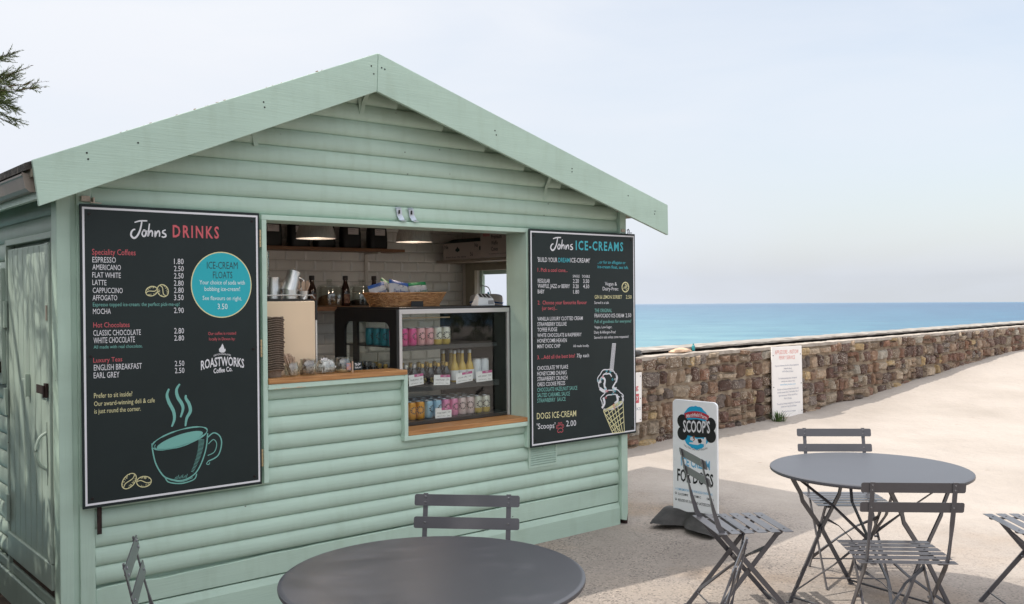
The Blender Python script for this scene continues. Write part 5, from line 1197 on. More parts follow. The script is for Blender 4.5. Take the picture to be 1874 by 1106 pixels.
# left side: black frame round a rounded window
sx0, sx1 = FU0 - 0.016, FU0 - 0.001
def side_prism(poly): 
    mb = MB(); n_ = len(poly); mb.v = [(sx0, a, b) for a, b in poly] + [(sx1, a, b) for a, b in poly]
    mb.f = [tuple(range(n_ - 1, -1, -1)), tuple(range(n_, 2 * n_))] + [(i, (i + 1) % n_, (i + 1) % n_ + n_, i + n_) for i in range(n_)]; mb.mi = [0] * len(mb.f)
    return mb
WA, WB_, ZA, ZB, rr_ = 0.190, 0.714, 0.95, 1.442, 0.055
mbs = MB()
for poly in ([(FW0 + .002, FZ0), (WA, FZ0), (WA, FZ1), (FW0 + .002, FZ1)], [(WB_, FZ0), (FW1, FZ0), (FW1, FZ1 - .02), (FW1 - .02, FZ1), (WB_, FZ1)], [(WA, ZB), (WB_, ZB), (WB_, FZ1), (WA, FZ1)], [(WA, FZ0), (WB_, FZ0), (WB_, ZA), (WA, ZA)],
        [(WA, ZB), (WA, ZB - rr_)] + [(WA + rr_ - rr_ * math.cos(a), ZB - rr_ + rr_ * math.sin(a)) for a in [k * math.pi / 12 for k in range(1, 7)]],
        [(WB_, ZB), (WB_ - rr_, ZB)] + [(WB_ - rr_ + rr_ * math.sin(a), ZB - rr_ + rr_ * math.cos(a)) for a in [k * math.pi / 12 for k in range(1, 7)]]):
    q_ = side_prism(poly); mbs.add(q_.v, q_.f)
mbs.build('side_frame', M['black'], f, org=org)
mb = side_prism([(0.585, ZA), (0.640, ZA), (0.640, ZB), (0.585, ZB)]); mb.v = [(x + 0.016, y, z) for x, y, z in mb.v]; mb.build('mullion', M['black'], f, org=org)
mb = side_prism([(0.652, 1.215), (0.706, 1.215), (0.706, 1.305), (0.652, 1.305)]); mb.v = [(x + 0.03, y, z) for x, y, z in mb.v]; mb.build('thermometer', mat('pale_dial', (0.30, 0.28, 0.24), 0.4), f, org=org)
mb = side_prism([(WA, ZA), (WB_, ZA), (WB_, ZB), (WA, ZB)]); mb.v = [((FU0 - 0.006 if x < FU0 - 0.01 else FU0 - 0.003), y, z) for x, y, z in mb.v]; mb.build('side_glass', M['glass'], f, org=org)
fp('cabinet_back', M['glass'], FU0, FU1, FW1 - 0.008, FW1 - 0.003, FZ0 + .02, FZ1 - .02, 0)
for u_ in (FU0, -1.31, FU1 - 0.03): fp('back_post', M['black'], u_, u_ + 0.03, FW1 - 0.012, FW1 - 0.0085, FZ0 + .022, FZ1 - .001)
fp('cabinet_floor', M['shelfmetal'], FU0, FU1, FW0 + 0.004, FW1 - 0.011, FZ0, FZ0 + 0.022)
fp('door_trim', M['chrome'], FU0, FU0 + 0.020, FW0 - 0.004, FW0 + 0.014, FZ0, FZ1 - 0.029)
fp('door_trim', M['chrome'], FU0, FU1, FW0 - 0.004, FW0 + 0.014, FZ1 - 0.028, FZ1 - 0.001)
fp('door_trim', M['chrome'], FU1 - 0.018, FU1, FW0 - 0.004, FW0 + 0.014, FZ0, FZ1 - 0.029)
fp('door_glass', M['glass'], FU0 + 0.021, FU1 - 0.019, FW0 + 0.002, FW0 + 0.007, FZ0 + 0.003, FZ1 - 0.030, 0)
S1, S2 = 1.296, 1.056
fp('shelf', M['shelfmetal'], FU0 + .004, -0.955, FW0 + 0.03, FW1 - 0.012, S1 - 0.006, S1); fp('shelf_lip', M['shelfmetal'], FU0 + .004, -0.955, FW0 + 0.024, FW0 + 0.029, S1 - 0.024, S1 + 0.001)
fp('shelf', M['shelfmetal'], FU0 + .004, -0.945, FW0 + 0.022, FW1 - 0.012, S2 - 0.006, S2); fp('shelf_lip', M['shelfmetal'], FU0 + .004, -0.945, FW0 + 0.016, FW0 + 0.021, S2 - 0.032, S2 + 0.001)
fp('light_tube', mat('warm_tube', (0.55, 0.40, 0.26), 0.4), FU0 + .05, -1.30, FW0 + 0.06, FW0 + 0.075, 1.462, 1.470)
def can_mat(name, c, top=None):
    """printed can: plain colour with a dark broken ring on its front"""
    m = bpy.data.materials.new(name); m.use_nodes = True; n = m.node_tree.nodes; l = m.node_tree.links; b = n['Principled BSDF']; b.inputs['Roughness'].default_value = 0.28; b.inputs['Metallic'].default_value = 0.25
    t = n.new('ShaderNodeTexCoord'); s = n.new('ShaderNodeSeparateXYZ'); l.new(t.outputs['Object'], s.inputs[0])
    def mt(op, a, bb=0.0):
        k = n.new('ShaderNodeMath'); k.operation = op
        for i, q in enumerate((a, bb)):
            if isinstance(q, (int, float)): k.inputs[i].default_value = q
            else: l.new(q, k.inputs[i])
        return k.outputs[0]
    dz = mt('SUBTRACT', s.outputs['Z'], 0.058); d = mt('SQRT', mt('ADD', mt('MULTIPLY', s.outputs['X'], s.outputs['X']), mt('MULTIPLY', dz, dz)))
    ring = mt('LESS_THAN', mt('ABSOLUTE', mt('SUBTRACT', d, 0.019)), 0.0048)
    front = mt('LESS_THAN', s.outputs['Y'], 0.0)
    ck = mt('GREATER_THAN', mt('SINE', mt('MULTIPLY', mt('ARCTAN2', dz, s.outputs['X']), 11.0)), -0.35)
    fac = mt('MULTIPLY', mt('MULTIPLY', ring, front), ck)
    lo = mt('LESS_THAN', s.outputs['Z'], 0.034)
    mx1 = n.new('ShaderNodeMix'); mx1.data_type = 'RGBA'; mx1.inputs[6].default_value = (*c, 1); mx1.inputs[7].default_value = (*(top or c), 1); l.new(lo, mx1.inputs[0])
    mx2 = n.new('ShaderNodeMix'); mx2.data_type = 'RGBA'; l.new(fac, mx2.inputs[0]); l.new(mx1.outputs[2], mx2.inputs[6]); mx2.inputs[7].default_value = (0.04, 0.035, 0.04, 1)
    l.new(mx2.outputs[2], b.inputs['Base Color']); return m
CANS = {}
def can(kind, c, top=None):
    mb = MB(); mb.lathe([(0.024, 0.0), (0.0275, 0.004), (0.030, 0.012), (0.030, 0.094), (0.0285, 0.100), (0.0255, 0.106)], 22)
    b = mb.build('can', can_mat(kind + '_can', c, top), smooth=50)
    mb = MB(); mb.lathe([(0.0255, 0.1062), (0.0262, 0.109), (0.0245, 0.109), (0.0238, 0.1055), (0.002, 0.1055)], 22); lid = mb.build('lid', M['silver'], b, smooth=40)
    CANS[kind] = [b, lid, 0]
    return b
can('hot pink', (0.62, 0.07, 0.24)); can('pale pink', (0.66, 0.34, 0.35)); can('white and gold', (0.62, 0.60, 0.52), (0.52, 0.37, 0.08)); can('orange', (0.68, 0.30, 0.03)); can('pale blue', (0.33, 0.50, 0.62)); can('pink', (0.68, 0.22, 0.38)); can('blush', (0.62, 0.47, 0.46)); can('teal', (0.03, 0.24, 0.30)); can('red', (0.42, 0.03, 0.03)); can('coral', (0.55, 0.24, 0.16))
def put_can(kind, u, w_, z, label, group):
    b, lid, n = CANS[kind]
    if n: b2 = b.copy(); COL.objects.link(b2); l2 = lid.copy(); COL.objects.link(l2); l2.parent = b2
    else: b2 = b
    CANS[kind][2] += 1
    b2.location = H(u, w_, z); b2.rotation_euler = (0, 0, PHI + rnd.uniform(-0.5, 0.5)); tag(b2, label, 'can', group)
ORD = ['first', 'second', 'third', 'fourth', 'fifth', 'sixth', 'seventh', 'eighth', 'ninth', 'tenth', 'eleventh', 'twelfth']
row = ['hot pink', 'hot pink', 'hot pink', 'pale pink', 'pale pink', 'white and gold', 'white and gold']
for i, k in enumerate(row):
    put_can(k, -1.685 + 0.0635 * i, 0.215, S1, f'{k} can, {ORD[i]} from left, front row on the top fridge shelf', 'cans on the top fridge shelf')
for i, k in enumerate(row[:6]):
    put_can(k, -1.650 + 0.0635 * i, 0.285, S1, f'{k} can, {ORD[i]} from left, rear row on the top fridge shelf', 'cans on the top fridge shelf')
row = ['orange', 'orange', 'orange', 'pale blue', 'pale blue', 'pink', 'pink', 'blush', 'blush', 'white and gold', 'white and gold']
ZF = FZ0 + 0.022
for i, k in enumerate(row):
    put_can(k, -1.640 + 0.0642 * i, 0.205, ZF, f'{k} can, {ORD[i]} from left in the front row, display fridge floor', 'cans on the fridge floor')
for r_, nm in ((1, 'second'), (2, 'third'), (3, 'fourth')):
    for i, k in enumerate(row[:10]):
        k2 = k if r_ == 1 else ['teal', 'teal', 'teal', 'red', 'coral', 'coral', 'pink', 'blush', 'coral', 'blush'][i] if r_ == 2 else ['teal', 'red', 'red', 'coral', 'coral', 'blush', 'coral', 'blush', 'coral', 'blush'][i]
        put_can(k2, -1.640 + 0.0642 * i + 0.012 * (r_ % 2), 0.205 + 0.066 * r_, ZF, f'{k2} can, {ORD[i]} from left in the {nm} row, display fridge floor', 'cans on the fridge floor')
# small dark bottles with foil tops
def bottle(capm, nm):
    mb = MB(); mb.lathe([(0.022, 0), (0.025, 0.004), (0.0255, 0.06), (0.024, 0.075), (0.014, 0.098), (0.0105, 0.106), (0.0105, 0.112)], 18); b = mb.build('bottle', M['bottle'], smooth=50)
    mb = MB(); mb.lathe([(0.0118, 0.104), (0.0128, 0.108), (0.0128, 0.126), (0.010, 0.129)], 14); c_ = mb.build('cap', capm, b, smooth=40)
    mb = MB()
    for k in range(9):
        a = -math.pi / 2 + (k - 4) * 0.17; mb.v.append((0.0259 * math.cos(a), 0.0259 * math.sin(a), 0.012)); mb.v.append((0.0259 * math.cos(a), 0.0259 * math.sin(a), 0.040))
    for k in range(8): mb.f.append((2 * k, 2 * k + 2, 2 * k + 3, 2 * k + 1)); mb.mi.append(0)
    lb = mb.build('label_band', mat(nm + '_label', (0.50, 0.38, 0.14), 0.5, col2=(0.02, 0.02, 0.02), vscale=60, fac=(.45, .55)), b)
    return [b, [c_, lb], 0]
BT = {'gold': bottle(M['gold'], 'gold'), 'silver': bottle(M['silver'], 'silver')}
def put_copy(rec, u, w_, z, label, cat, group, rot=None):
    b, parts, n = rec
    if n:
        b2 = b.copy(); COL.objects.link(b2)
        for p in parts: q = p.copy(); COL.objects.link(q); q.parent = b2
    else: b2 = b
    rec[2] += 1; b2.location = H(u, w_, z); b2.rotation_euler = (0, 0, PHI + (rnd.uniform(-.3, .3) if rot is None else rot)); tag(b2, label, cat, group)
for r_, nm in ((0, 'front'), (1, 'second'), (2, 'third')):
    for i in range(7):
        k = 'silver' if i < 3 and r_ == 0 else 'gold'
        put_copy(BT[k], -1.672 + 0.0605 * i + 0.02 * (r_ % 2), 0.208 + 0.062 * r_, S2, f'dark bottle with {k} cap, {ORD[i]} from left in the {nm} row, middle fridge shelf', 'bottle', 'dark bottles on the middle fridge shelf')
mb = MB(); mb.lathe([(0.024, 0), (0.0275, 0.005), (0.0275, 0.085), (0.022, 0.108), (0.012, 0.130), (0.0105, 0.185)], 20, cap=True); b = mb.build('bottle', M['lemon'], smooth=50)
mb = MB(); mb.lathe([(0.0118, 0.178), (0.0125, 0.182), (0.0125, 0.198), (0.011, 0.200)], 14); c_ = mb.build('cap', M['silver'], b, smooth=40)
mb = MB(); mb.lathe([(0.0281, 0.012), (0.0281, 0.074)], 20, cap=False); lb = mb.build('paper_label', M['paper'], b, smooth=60)
LM = [b, [c_, lb], 0]
for r_, nm in ((0, 'front'), (1, 'rear')):
    for i in range(3): put_copy(LM, -1.240 + 0.060 * i - 0.035 * r_, 0.212 + 0.07 * r_, S2, f'yellow lemonade bottle, {ORD[i]} from left in the {nm} row, middle fridge shelf', 'bottle', 'lemonade bottles on the middle fridge shelf')
mb = MB(); mb.lathe([(0.024, 0), (0.027, 0.004), (0.029, 0.01), (0.029, 0.122), (0.026, 0.130), (0.0245, 0.136), (0.022, 0.136)], 22); b = mb.build('can', mat('plain_white_can', (0.62, 0.64, 0.67), 0.35), smooth=45)
mb = MB(); mb.lathe([(0.0262, 0.1345), (0.0262, 0.139), (0.0245, 0.139), (0.002, 0.1365)], 18); c_ = mb.build('lid', M['silver'], b, smooth=40)
WC = [b, [c_], 0]
put_copy(WC, -1.062, 0.212, S2, 'plain white can beside the lemonade bottles on the middle fridge shelf', 'can', 'plain white cans'); put_copy(WC, -1.000, 0.212, S2, 'plain white can at the right end of the middle fridge shelf', 'can', 'plain white cans')
# price cards
def card(u, z, wd, ht, lab, k, w_=0.126):
    t = hthing('price_card', lab, 'price card', u, w_, z, 'price cards in the display fridge')
    mb = MB(); mb.box(0, wd, 0, 0.0015, 0, ht); mb.build('card', M['paper'], t); 
    mb = MB(); mb.flat([(wd * .38, ht * .76), (wd, ht * .76), (wd, ht), (wd * .38, ht)], -0.0005); mb.build('pink_band', M['pink_band'], t)
    mb = MB(); rq = random.Random(k)
    lettering(mb, ['cloudy lemon', 'rhubarb & ginger', 'cold brew coffee', 'still water', 'orange squash'][k], wd * .1, ht * .46, wd * .66, ht * .46, ht * .16, -0.0006, 0.0); lettering(mb, '2.50', wd * .76, ht * .46, wd * .92, ht * .46, ht * .15, -0.0006, 0.0); lettering(mb, 'made in small batches', wd * .12, ht * .16, wd * .62, ht * .16, ht * .09, -0.0006, 0.0); lettering(mb, '330ml', wd * .74, ht * .12, wd * .9, ht * .12, ht * .1, -0.0006, 0.0); mb.build('lettering', M['ink_K'], t)
    mb = MB(); lettering(mb, 'NEW', wd * .58, ht * .82, wd * .76, ht * .82, ht * .12, -0.0008, 0.0); mb.build('lettering', M['ink_w'], t)
    t.rotation_euler = (0, R((-4, 3, -5, -2, 1)[k]), PHI)
card(-1.640, 1.060, 0.105, 0.066, 'white and pink price card in front of the leftmost dark bottles', 0); card(-1.462, 1.056, 0.122, 0.062, 'white and pink price card between the dark bottles and the lemonade', 1); card(-1.290, 1.053, 0.130, 0.062, 'white and pink price card in front of the lemonade bottles', 2); card(-1.132, 1.052, 0.128, 0.066, 'white and pink price card in front of the plain white cans', 3); card(-1.452, 0.852, 0.122, 0.062, 'white and pink price card on the fridge floor before the pale blue cans', 4)
for i, w_ in enumerate((0.262, 0.340, 0.425, 0.512)): put_can('teal', -1.668, w_, S1, f'teal can, {ORD[i]} from the front behind the side window of the display fridge', 'teal cans in the display fridge')
for r2 in range(2):
    for i in range(5): put_copy(BT['silver' if (i + r2) % 3 else 'gold'], -1.672 + 0.062 * r2, 0.40 + 0.072 * i, S2, f'dark bottle, {ORD[i]} from the front in the {("outer", "inner")[r2]} file behind the fridge side window', 'bottle', 'bottles behind the fridge side window')
# --- cream coffee machine
MU0, MU1, MZ0, MZ1, MW = -2.560, -2.232, 0.862, 1.580, 0.16
t = hthing('coffee_machine', 'cream coffee machine seen from behind at the left of the hatch', 'coffee machine', MU0, MW, MZ0); org = (MU0, MW, MZ0)
mb = MB(); mb.box(MU0, MU1 - .008, MW, 0.58, MZ0, MZ1 - 0.004); mb.build('body', M['cream'], t, org=org, bevel=0.006)
mb = MB(); mb.box(MU1 - 0.0075, MU1 + 0.004, MW - 0.003, 0.58, 1.30 + 0.17, MZ1); mb.build('edge_strip', M['black'], t, org=org, bevel=0.002)
mb = MB(); mb.box(MU1 - 0.0075, MU1 + 0.002, MW - 0.001, 0.58, MZ0, 1.469); mb.build('edge_strip', M['steel'], t, org=org)
mb = MB(); mb.tube(spline([(MU0 + .02, MW + .01, 1.608), (MU1 - .09, MW + .01, 1.608), (MU1 - .075, MW + .01, 1.585)], 4), 0.0035, 6); mb.tube([(MU1 - .07, MW + .01, 1.585), (MU1 - .06, MW + .01, 1.608), (MU1 - .02, MW + .01, 1.608), (MU1 - .005, MW + .01, 1.59)], 0.0035, 6); mb.build('cup_rail', M['steel'], t, org=org)
mb = MB(); mb.box(MU0, MU1 - .01, MW + .02, 0.56, MZ1 - .003, MZ1 + 0.006); mb.build('top_tray', M['black'], t, org=org)
for (u, w_, lab, tilt) in ((-2.425, 0.30, 'tall steel milk jug standing on the coffee machine', 0.0), (-2.352, 0.26, 'steel milk jug tilted over on the coffee machine', 0.35)):
    t = hthing('milk_jug', lab, 'jug', u, w_, 1.587 + (0.038 if tilt else 0.0)); mb = MB(); mb.lathe([(r_ * .84, z_ * .84) for r_, z_ in [(0.050, 0), (0.054, 0.004), (0.050, 0.07), (0.042, 0.115), (0.046, 0.145), (0.0445, 0.145), (0.040, 0.115), (0.047, 0.07), (0.05, 0.01)]], 26); mb.build('body', M['steel'], t, smooth=45)
    mb = MB(); mb.tube(spline([(-0.036, 0, 0.10), (-0.07, 0, 0.096), (-0.073, 0, 0.05), (-0.043, 0, 0.025)], 5), 0.005, 8); mb.build('handle', M['steel'], t, smooth=60)
    t.rotation_euler = (0, tilt, PHI)
    if tilt: t.rotation_euler = (0.1, -tilt, PHI + math.pi)
mb = MB(); mb.lathe([(0.036, 0), (0.039, 0.003), (0.039, 0.052), (0.0375, 0.052), (0.036, 0.01)], 24); hmesh(mb, 'steel_cup', M['steel'], 'low steel cup under the tilted jug on the coffee machine', 'cup', -2.362, 0.225, 1.587, smooth=40)
t = hthing('spoon_cup', 'cup of pale wooden spoons on the right end of the coffee machine', 'cup', -2.262, 0.26, 1.587); mb = MB(); mb.lathe([(0.024, 0), (0.030, 0.045), (0.0285, 0.045), (0.022, 0.004)], 20); mb.build('cup', M['steel'], t, smooth=40)
mb = MB(); q = random.Random(12)
for i in range(12): a = q.uniform(0, 6.28); l_ = q.uniform(.085, .108); x, y = math.cos(a), math.sin(a); mb.sweep([(x * .008, y * .008, 0.005), (x * .034, y * .034, l_ * .75), (x * .040, y * .040, l_)], [(0.003, 0.0012), (0.0045, 0.0012), (0.008, 0.0012)], side=(-y, x, 0))
mb.build('spoons', M['stick'], t)
mb = MB(); mb.lathe([(0.03, 0), (0.034, 0.10), (0.038, 0.2), (0.036, 0.2), (0.03, 0.1), (0.028, 0.002)], 18); hmesh(mb, 'paper_cup', mat('brown_paper_cup', (0.19, 0.085, 0.045), 0.8), 'tall stacked brown paper cups behind the steel jugs', 'cup', -2.44, 0.40, 1.587, smooth=40)
# stack of clear cups
mb = MB(); mb.lathe([(0.030, 0.0), (0.043, 0.105), (0.046, 0.106), (0.046, 0.109), (0.0425, 0.1085), (0.0295, 0.003)], 20); cup = mb.build('plastic_cup', M['plastic'], smooth=40)
for i in range(12):
    c = cup if i == 0 else cup.copy()
    if i: COL.objects.link(c)
    c.location = H(-2.535, 0.215, 1.588 + 0.0135 * i); c.rotation_euler = (0, 0, PHI); tag(c, f'clear plastic cup, {ORD[i]} from the bottom of the stack at the left jamb', 'cup', 'stack of clear plastic cups')
# moulded cup carriers
def carrier():
    mb = MB(); s = 0.056
    pr = [(0.042, 0.0), (0.046, 0.03), (0.053, 0.036), (0.060, 0.040), (0.0605, 0.044), (0.052, 0.041), (0.043, 0.034), (0.040, 0.004)]
    n = 28; vs = []; fs = []
    for r, z in pr:
        for k in range(n):
            a = 2 * math.pi * k / n; sq = 1 / max(abs(math.cos(a)), abs(math.sin(a))) ** 0.55; wv_ = 1 + 0.05 * math.cos(4 * a)
            vs.append((r * sq * math.cos(a) * wv_, r * sq * math.sin(a) * wv_, z + (0.003 * math.cos(4 * a) if r > 0.05 else 0)))
    for i in range(len(pr) - 1):
        for k in range(n): k2 = (k + 1) % n; fs.append((i * n + k, i * n + k2, (i + 1) * n + k2, (i + 1) * n + k))
    fs.append(tuple(range(n - 1, -1, -1))); m = (len(pr) - 1) * n; fs.append(tuple(range(m, m + n))); mb.add(vs, fs)
    return mb.build('cup_carrier', M['pulp'], smooth=45)
ca = carrier()
NUM = ORD + ['thirteenth', 'fourteenth', 'fifteenth', 'sixteenth', 'seventeenth', 'eighteenth', 'nineteenth', 'twentieth', 'twenty-first', 'twenty-second', 'twenty-third', 'twenty-fourth']
for i in range(24):
    c = ca if i == 0 else ca.copy()
    if i: COL.objects.link(c)
    c.location = H(-2.560 + rnd.uniform(-.003, .003), 0.045 + rnd.uniform(-.003, .003), 1.1785 + 0.0118 * i); c.rotation_euler = (rnd.uniform(-.015, .015), rnd.uniform(-.015, .015), PHI + rnd.uniform(-.06, .06))
    tag(c, f'brown moulded cup carrier, {NUM[i]} from the bottom of its stack on the oak ledge', 'cup carrier', 'stack of cup carriers')
# jars along the ledge
def jar(label, u, w_, r, h, name='glass_jar'):
    t = hthing(name, label, 'jar', u, w_, 1.178); mb = MB(); mb.lathe([(r * .88, 0), (r, 0.006), (r, h * .72), (r * .86, h * .84), (r * .88, h), (r * .84, h), (r * .82, h * .84), (r * .95, h * .7), (r * .95, 0.01)], 26, cap=True); mb.build('glass', M['jar'], t, smooth=45); return t
q = random.Random(21)
t = jar('glass jar of long thin wooden stirrers beside the cup carrier stack', -2.452, 0.035, 0.038, 0.075); mb = MB()
for i in range(70):
    a = q.uniform(0, 6.28); r0 = q.uniform(0, .026); x, y = r0 * math.cos(a), r0 * math.sin(a); dx = -0.028 + q.uniform(-.018, .018); mb.sweep([(x * .8 + 0.006, y * .8, 0.006), (x + dx, y + q.uniform(-.01, .01), q.uniform(.095, .125))], (0.0027, 0.0009), side=(math.cos(a * 3), math.sin(a * 3), 0))
mb.build('stirrers', M['stick'], t)
t = jar('glass jar of folded brown paper sachets, second jar from the cup carriers', -2.352, 0.045, 0.047, 0.085); mb = MB()
for i in range(46):
    a = q.uniform(0, 6.28); r0 = 0.030 * math.sqrt(q.random()); x, y, z = r0 * math.cos(a), r0 * math.sin(a), q.uniform(0.01, 0.078); b = q.uniform(0, 3.14); e_ = q.uniform(-.6, .6); mb.sweep([(x - .018 * math.cos(b), y - .018 * math.sin(b), z - .014 * e_), (x + .018 * math.cos(b), y + .018 * math.sin(b), z + .014 * e_)], (0.007, 0.0022), side=(0, 0, 1))
mb.build('sachets', mat('brown_sachet', (0.50, 0.36, 0.26), 0.8, col2=(0.20, 0.12, 0.08), vscale=35), t)
t = jar('glass jar heaped with white sugar sachets in the middle of the ledge', -2.232, 0.060, 0.050, 0.075); mb = MB()
for i in range(70):
    a = q.uniform(0, 6.28); r0 = 0.040 * math.sqrt(q.random()); z = q.uniform(0.012, 0.095 - r0 * 0.7); x, y = r0 * math.cos(a), r0 * math.sin(a); b = q.uniform(0, 3.14); e_ = q.uniform(-.8, .8); mb.sweep([(x - .012 * math.cos(b), y - .012 * math.sin(b), z - .011 * e_), (x + .012 * math.cos(b), y + .012 * math.sin(b), z + .011 * e_)], (0.008, 0.0018), side=(0, 0, 1))
mb.build('sachets', M['paper'], t)
t = jar('near empty glass tip jar with an orange ticket, right end of the ledge', -2.122, 0.070, 0.046, 0.082); mb = MB(); mb.lathe([(0.038, 0.003), (0.040, 0.012)], 20); mb.build('coins', M['brass'], t); mb = MB(); mb.box(-0.004, 0.026, -0.049, -0.048, 0.014, 0.052); mb.build('ticket', mat('orange_ticket', (0.62, 0.24, 0.06), 0.6, col2=(0.32, 0.30, 0.42), vscale=40), t)
t = hthing('tip_sign', 'tiny chalkboard on a peg leaning by the tip jar', 'sign', -2.088, 0.012, 1.178); mb = MB(); mb.box(0.0, 0.058, 0.0, 0.004, 0.012, 0.056); mb.build('slate', M['panel'], t); mb = MB(); mb.box(-0.008, -0.002, -0.002, 0.004, 0.0, 0.062); mb.build('peg', M['stick'], t); mb = MB(); lettering(mb, 'Tip Jar', 0.008, 0.036, 0.046, 0.040, 0.013, -0.0006, 0.02); lettering(mb, 'Thank you!', 0.008, 0.020, 0.048, 0.022, 0.009, -0.0006, 0.02); mb.build('lettering', M['ink_w'], t)
# pendant lamps, lit
M['bulb'] = bpy.data.materials.new('lit_bulb'); M['bulb'].use_nodes = True
_b = M['bulb'].node_tree.nodes['Principled BSDF']; _b.inputs['Emission Color'].default_value = (1.0, 0.8, 0.6, 1); _b.inputs['Emission Strength'].default_value = 0.5
for (u, lab) in ((-2.047, 'brushed steel dome pendant lamp over the coffee machine, in front of the black pouches'), (-1.342, 'brushed steel dome pendant lamp over the wicker basket')):
    t = hthing('pendant_lamp', lab, 'lamp', u, 0.50, 1.946, 'pendant lamps'); mb = MB(); P2 = [(0.118, 0.0), (0.1155, 0.012), (0.108, 0.05), (0.092, 0.09), (0.066, 0.122), (0.030, 0.142), (0.02, 0.16)]
    mb.lathe(P2 + [(0.018, 0.16), (0.028, 0.138), (0.063, 0.118), (0.089, 0.087), (0.105, 0.048), (0.112, 0.010), (0.116, 0.0)], 40, cap=False); mb.build('shade', M['steel'], t, smooth=50)
    mb = MB(); mb.lathe([(0.004, 0.158), (0.004, 0.323)], 8); mb.build('cord', M['black'], t); mb = MB(); mb.lathe([(0.012, 0.045), (0.026, 0.06), (0.028, 0.085), (0.014, 0.125)], 16); bo = mb.build('bulb', M['bulb'], t, smooth=60); ld = bpy.data.lights.new('lamp_light', 'POINT'); ld.energy = 1.3; ld.color = (1.0, 0.80, 0.62); ld.shadow_soft_size = 0.03; lo = bpy.data.objects.new('lamp_light', ld); COL.objects.link(lo); lo.parent = t; lo.location = (0, 0, 0.02)
# coffee pouches on the upper shelf
for i, u in enumerate((-1.835, -1.620, -1.415, -1.200, -0.970)):
    t = hthing('coffee_pouch', ('black coffee pouch at the left jamb on the upper shelf', 'black coffee pouch left of the pendant lamp on the upper shelf', 'black coffee pouch half hidden by the pendant lamp on the upper shelf', 'black coffee pouch right of the pendant lamp on the upper shelf', 'black coffee pouch at the right end of the upper shelf')[i], 'pouch', u, 1.54, 1.954, 'coffee pouches on the shelf')
    mb = MB(); lv = [(0.080, 0.045, 0.0), (0.082, 0.05, 0.04), (0.079, 0.048, 0.12), (0.074, 0.03, 0.19), (0.072, 0.006, 0.235), (0.071, 0.003, 0.262)]; n = 20
    for a, b, z in lv:
        for k in range(n): th = 2 * math.pi * k / n; c_, s_ = math.cos(th), math.sin(th); mb.v.append((a * abs(c_) ** .5 * (1 if c_ > 0 else -1), b * abs(s_) ** .7 * (1 if s_ > 0 else -1), z))
    for i2 in range(len(lv) - 1):
        for k in range(n): k2 = (k + 1) % n; mb.f.append((i2 * n + k, i2 * n + k2, (i2 + 1) * n + k2, (i2 + 1) * n + k)); mb.mi.append(0)
    mb.f.append(tuple(range(n - 1, -1, -1))); mb.mi.append(0); mb.f.append(tuple(range((len(lv) - 1) * n, len(lv) * n))); mb.mi.append(0)
    mb.build('bag', M['bag'], t, smooth=50); mb = MB(); mb.box(-0.046, 0.042, -0.0525, -0.0515, 0.100, 0.146); lb = mb.build('paper_label', mat('label_paper', (0.62, 0.56, 0.55), 0.7), t)
    mb = MB(); lettering(mb, 'COFFEE BEANS', -0.04, 0.134, 0.01, 0.134, 0.005, -0.0530, 0); lettering(mb, 'roasted 1kg', -0.04, 0.122, 0.0, 0.122, 0.004, -0.0530, 0); mb.build('lettering', M['ink_K'], lb); mb = MB(); lettering(mb, 'ROASTWORKS', -0.045, 0.185, 0.045, 0.185, 0.016, -0.0335, 0.02); mb.build('lettering', mat('copper_print', (0.25, 0.09, 0.03), 0.5), t)
# big lidded jars and syrup bottles on the back shelf
for i, (u, fill, h, lab) in enumerate(((-1.440, 'sugar', 0.075, 'large lidded glass jar of brown sugar on the back shelf'), (-1.176, 'coffee', 0.045, 'large lidded glass jar with a little dark coffee on the back shelf'))):
    t = hthing('storage_jar', lab, 'jar', u, 1.43, 1.531); mb = MB(); mb.lathe([(0.088, 0), (0.093, 0.008), (0.093, 0.12), (0.085, 0.132), (0.085, 0.138), (0.081, 0.138), (0.088, 0.12), (0.088, 0.012)], 30); mb.build('glass', M['jar'], t, smooth=45)
    mb = MB(); mb.lathe([(0.086, 0.004), (0.086, h * .7), (0.05, h), (0.01, h * 1.1)], 26); mb.build('contents', M[fill], t, smooth=50); mb = MB(); mb.lathe([(0.091, 0.1385), (0.092, 0.146), (0.06, 0.158), (0.02, 0.162), (0.016, 0.170), (0.024, 0.178), (0.022, 0.190), (0.004, 0.194)], 26); mb.build('lid', M['jar'], t, smooth=45)
for u, lab in ((-1.582, 'brown syrup bottle left of the sugar jar on the back shelf'), (-1.313, 'brown syrup bottle between the two large lidded jars'), (-1.072, 'brown syrup bottle behind the wicker basket')):
    t = hthing('syrup_bottle', lab, 'bottle', u, 1.42, 1.531, 'syrup bottles on the back shelf'); mb = MB(); mb.lathe([(0.030, 0), (0.033, 0.006), (0.033, 0.10), (0.028, 0.13), (0.016, 0.165), (0.014, 0.19)], 20); mb.build('glass', M['syrup'], t, smooth=50); mb = MB(); mb.lathe([(0.018, 0.186), (0.019, 0.19), (0.019, 0.214), (0.016, 0.217)], 14); mb.build('cap', mat('dark_cap', (0.03, 0.02, 0.02), 0.5), t, smooth=40)
    mb = MB()
    for k in range(9): a = -math.pi / 2 + (k - 4) * 0.2; mb.v += [(0.0335 * math.cos(a), 0.0335 * math.sin(a), 0.02), (0.0335 * math.cos(a), 0.0335 * math.sin(a), 0.085)]
    for k in range(8): mb.f.append((2 * k, 2 * k + 2, 2 * k + 3, 2 * k + 1)); mb.mi.append(0)
    mb.build('paper_label', mat('syrup_label', (0.30, 0.17, 0.11), 0.6, col2=(0.10, 0.03, 0.02), vscale=45, fac=(.4, .6)), t)
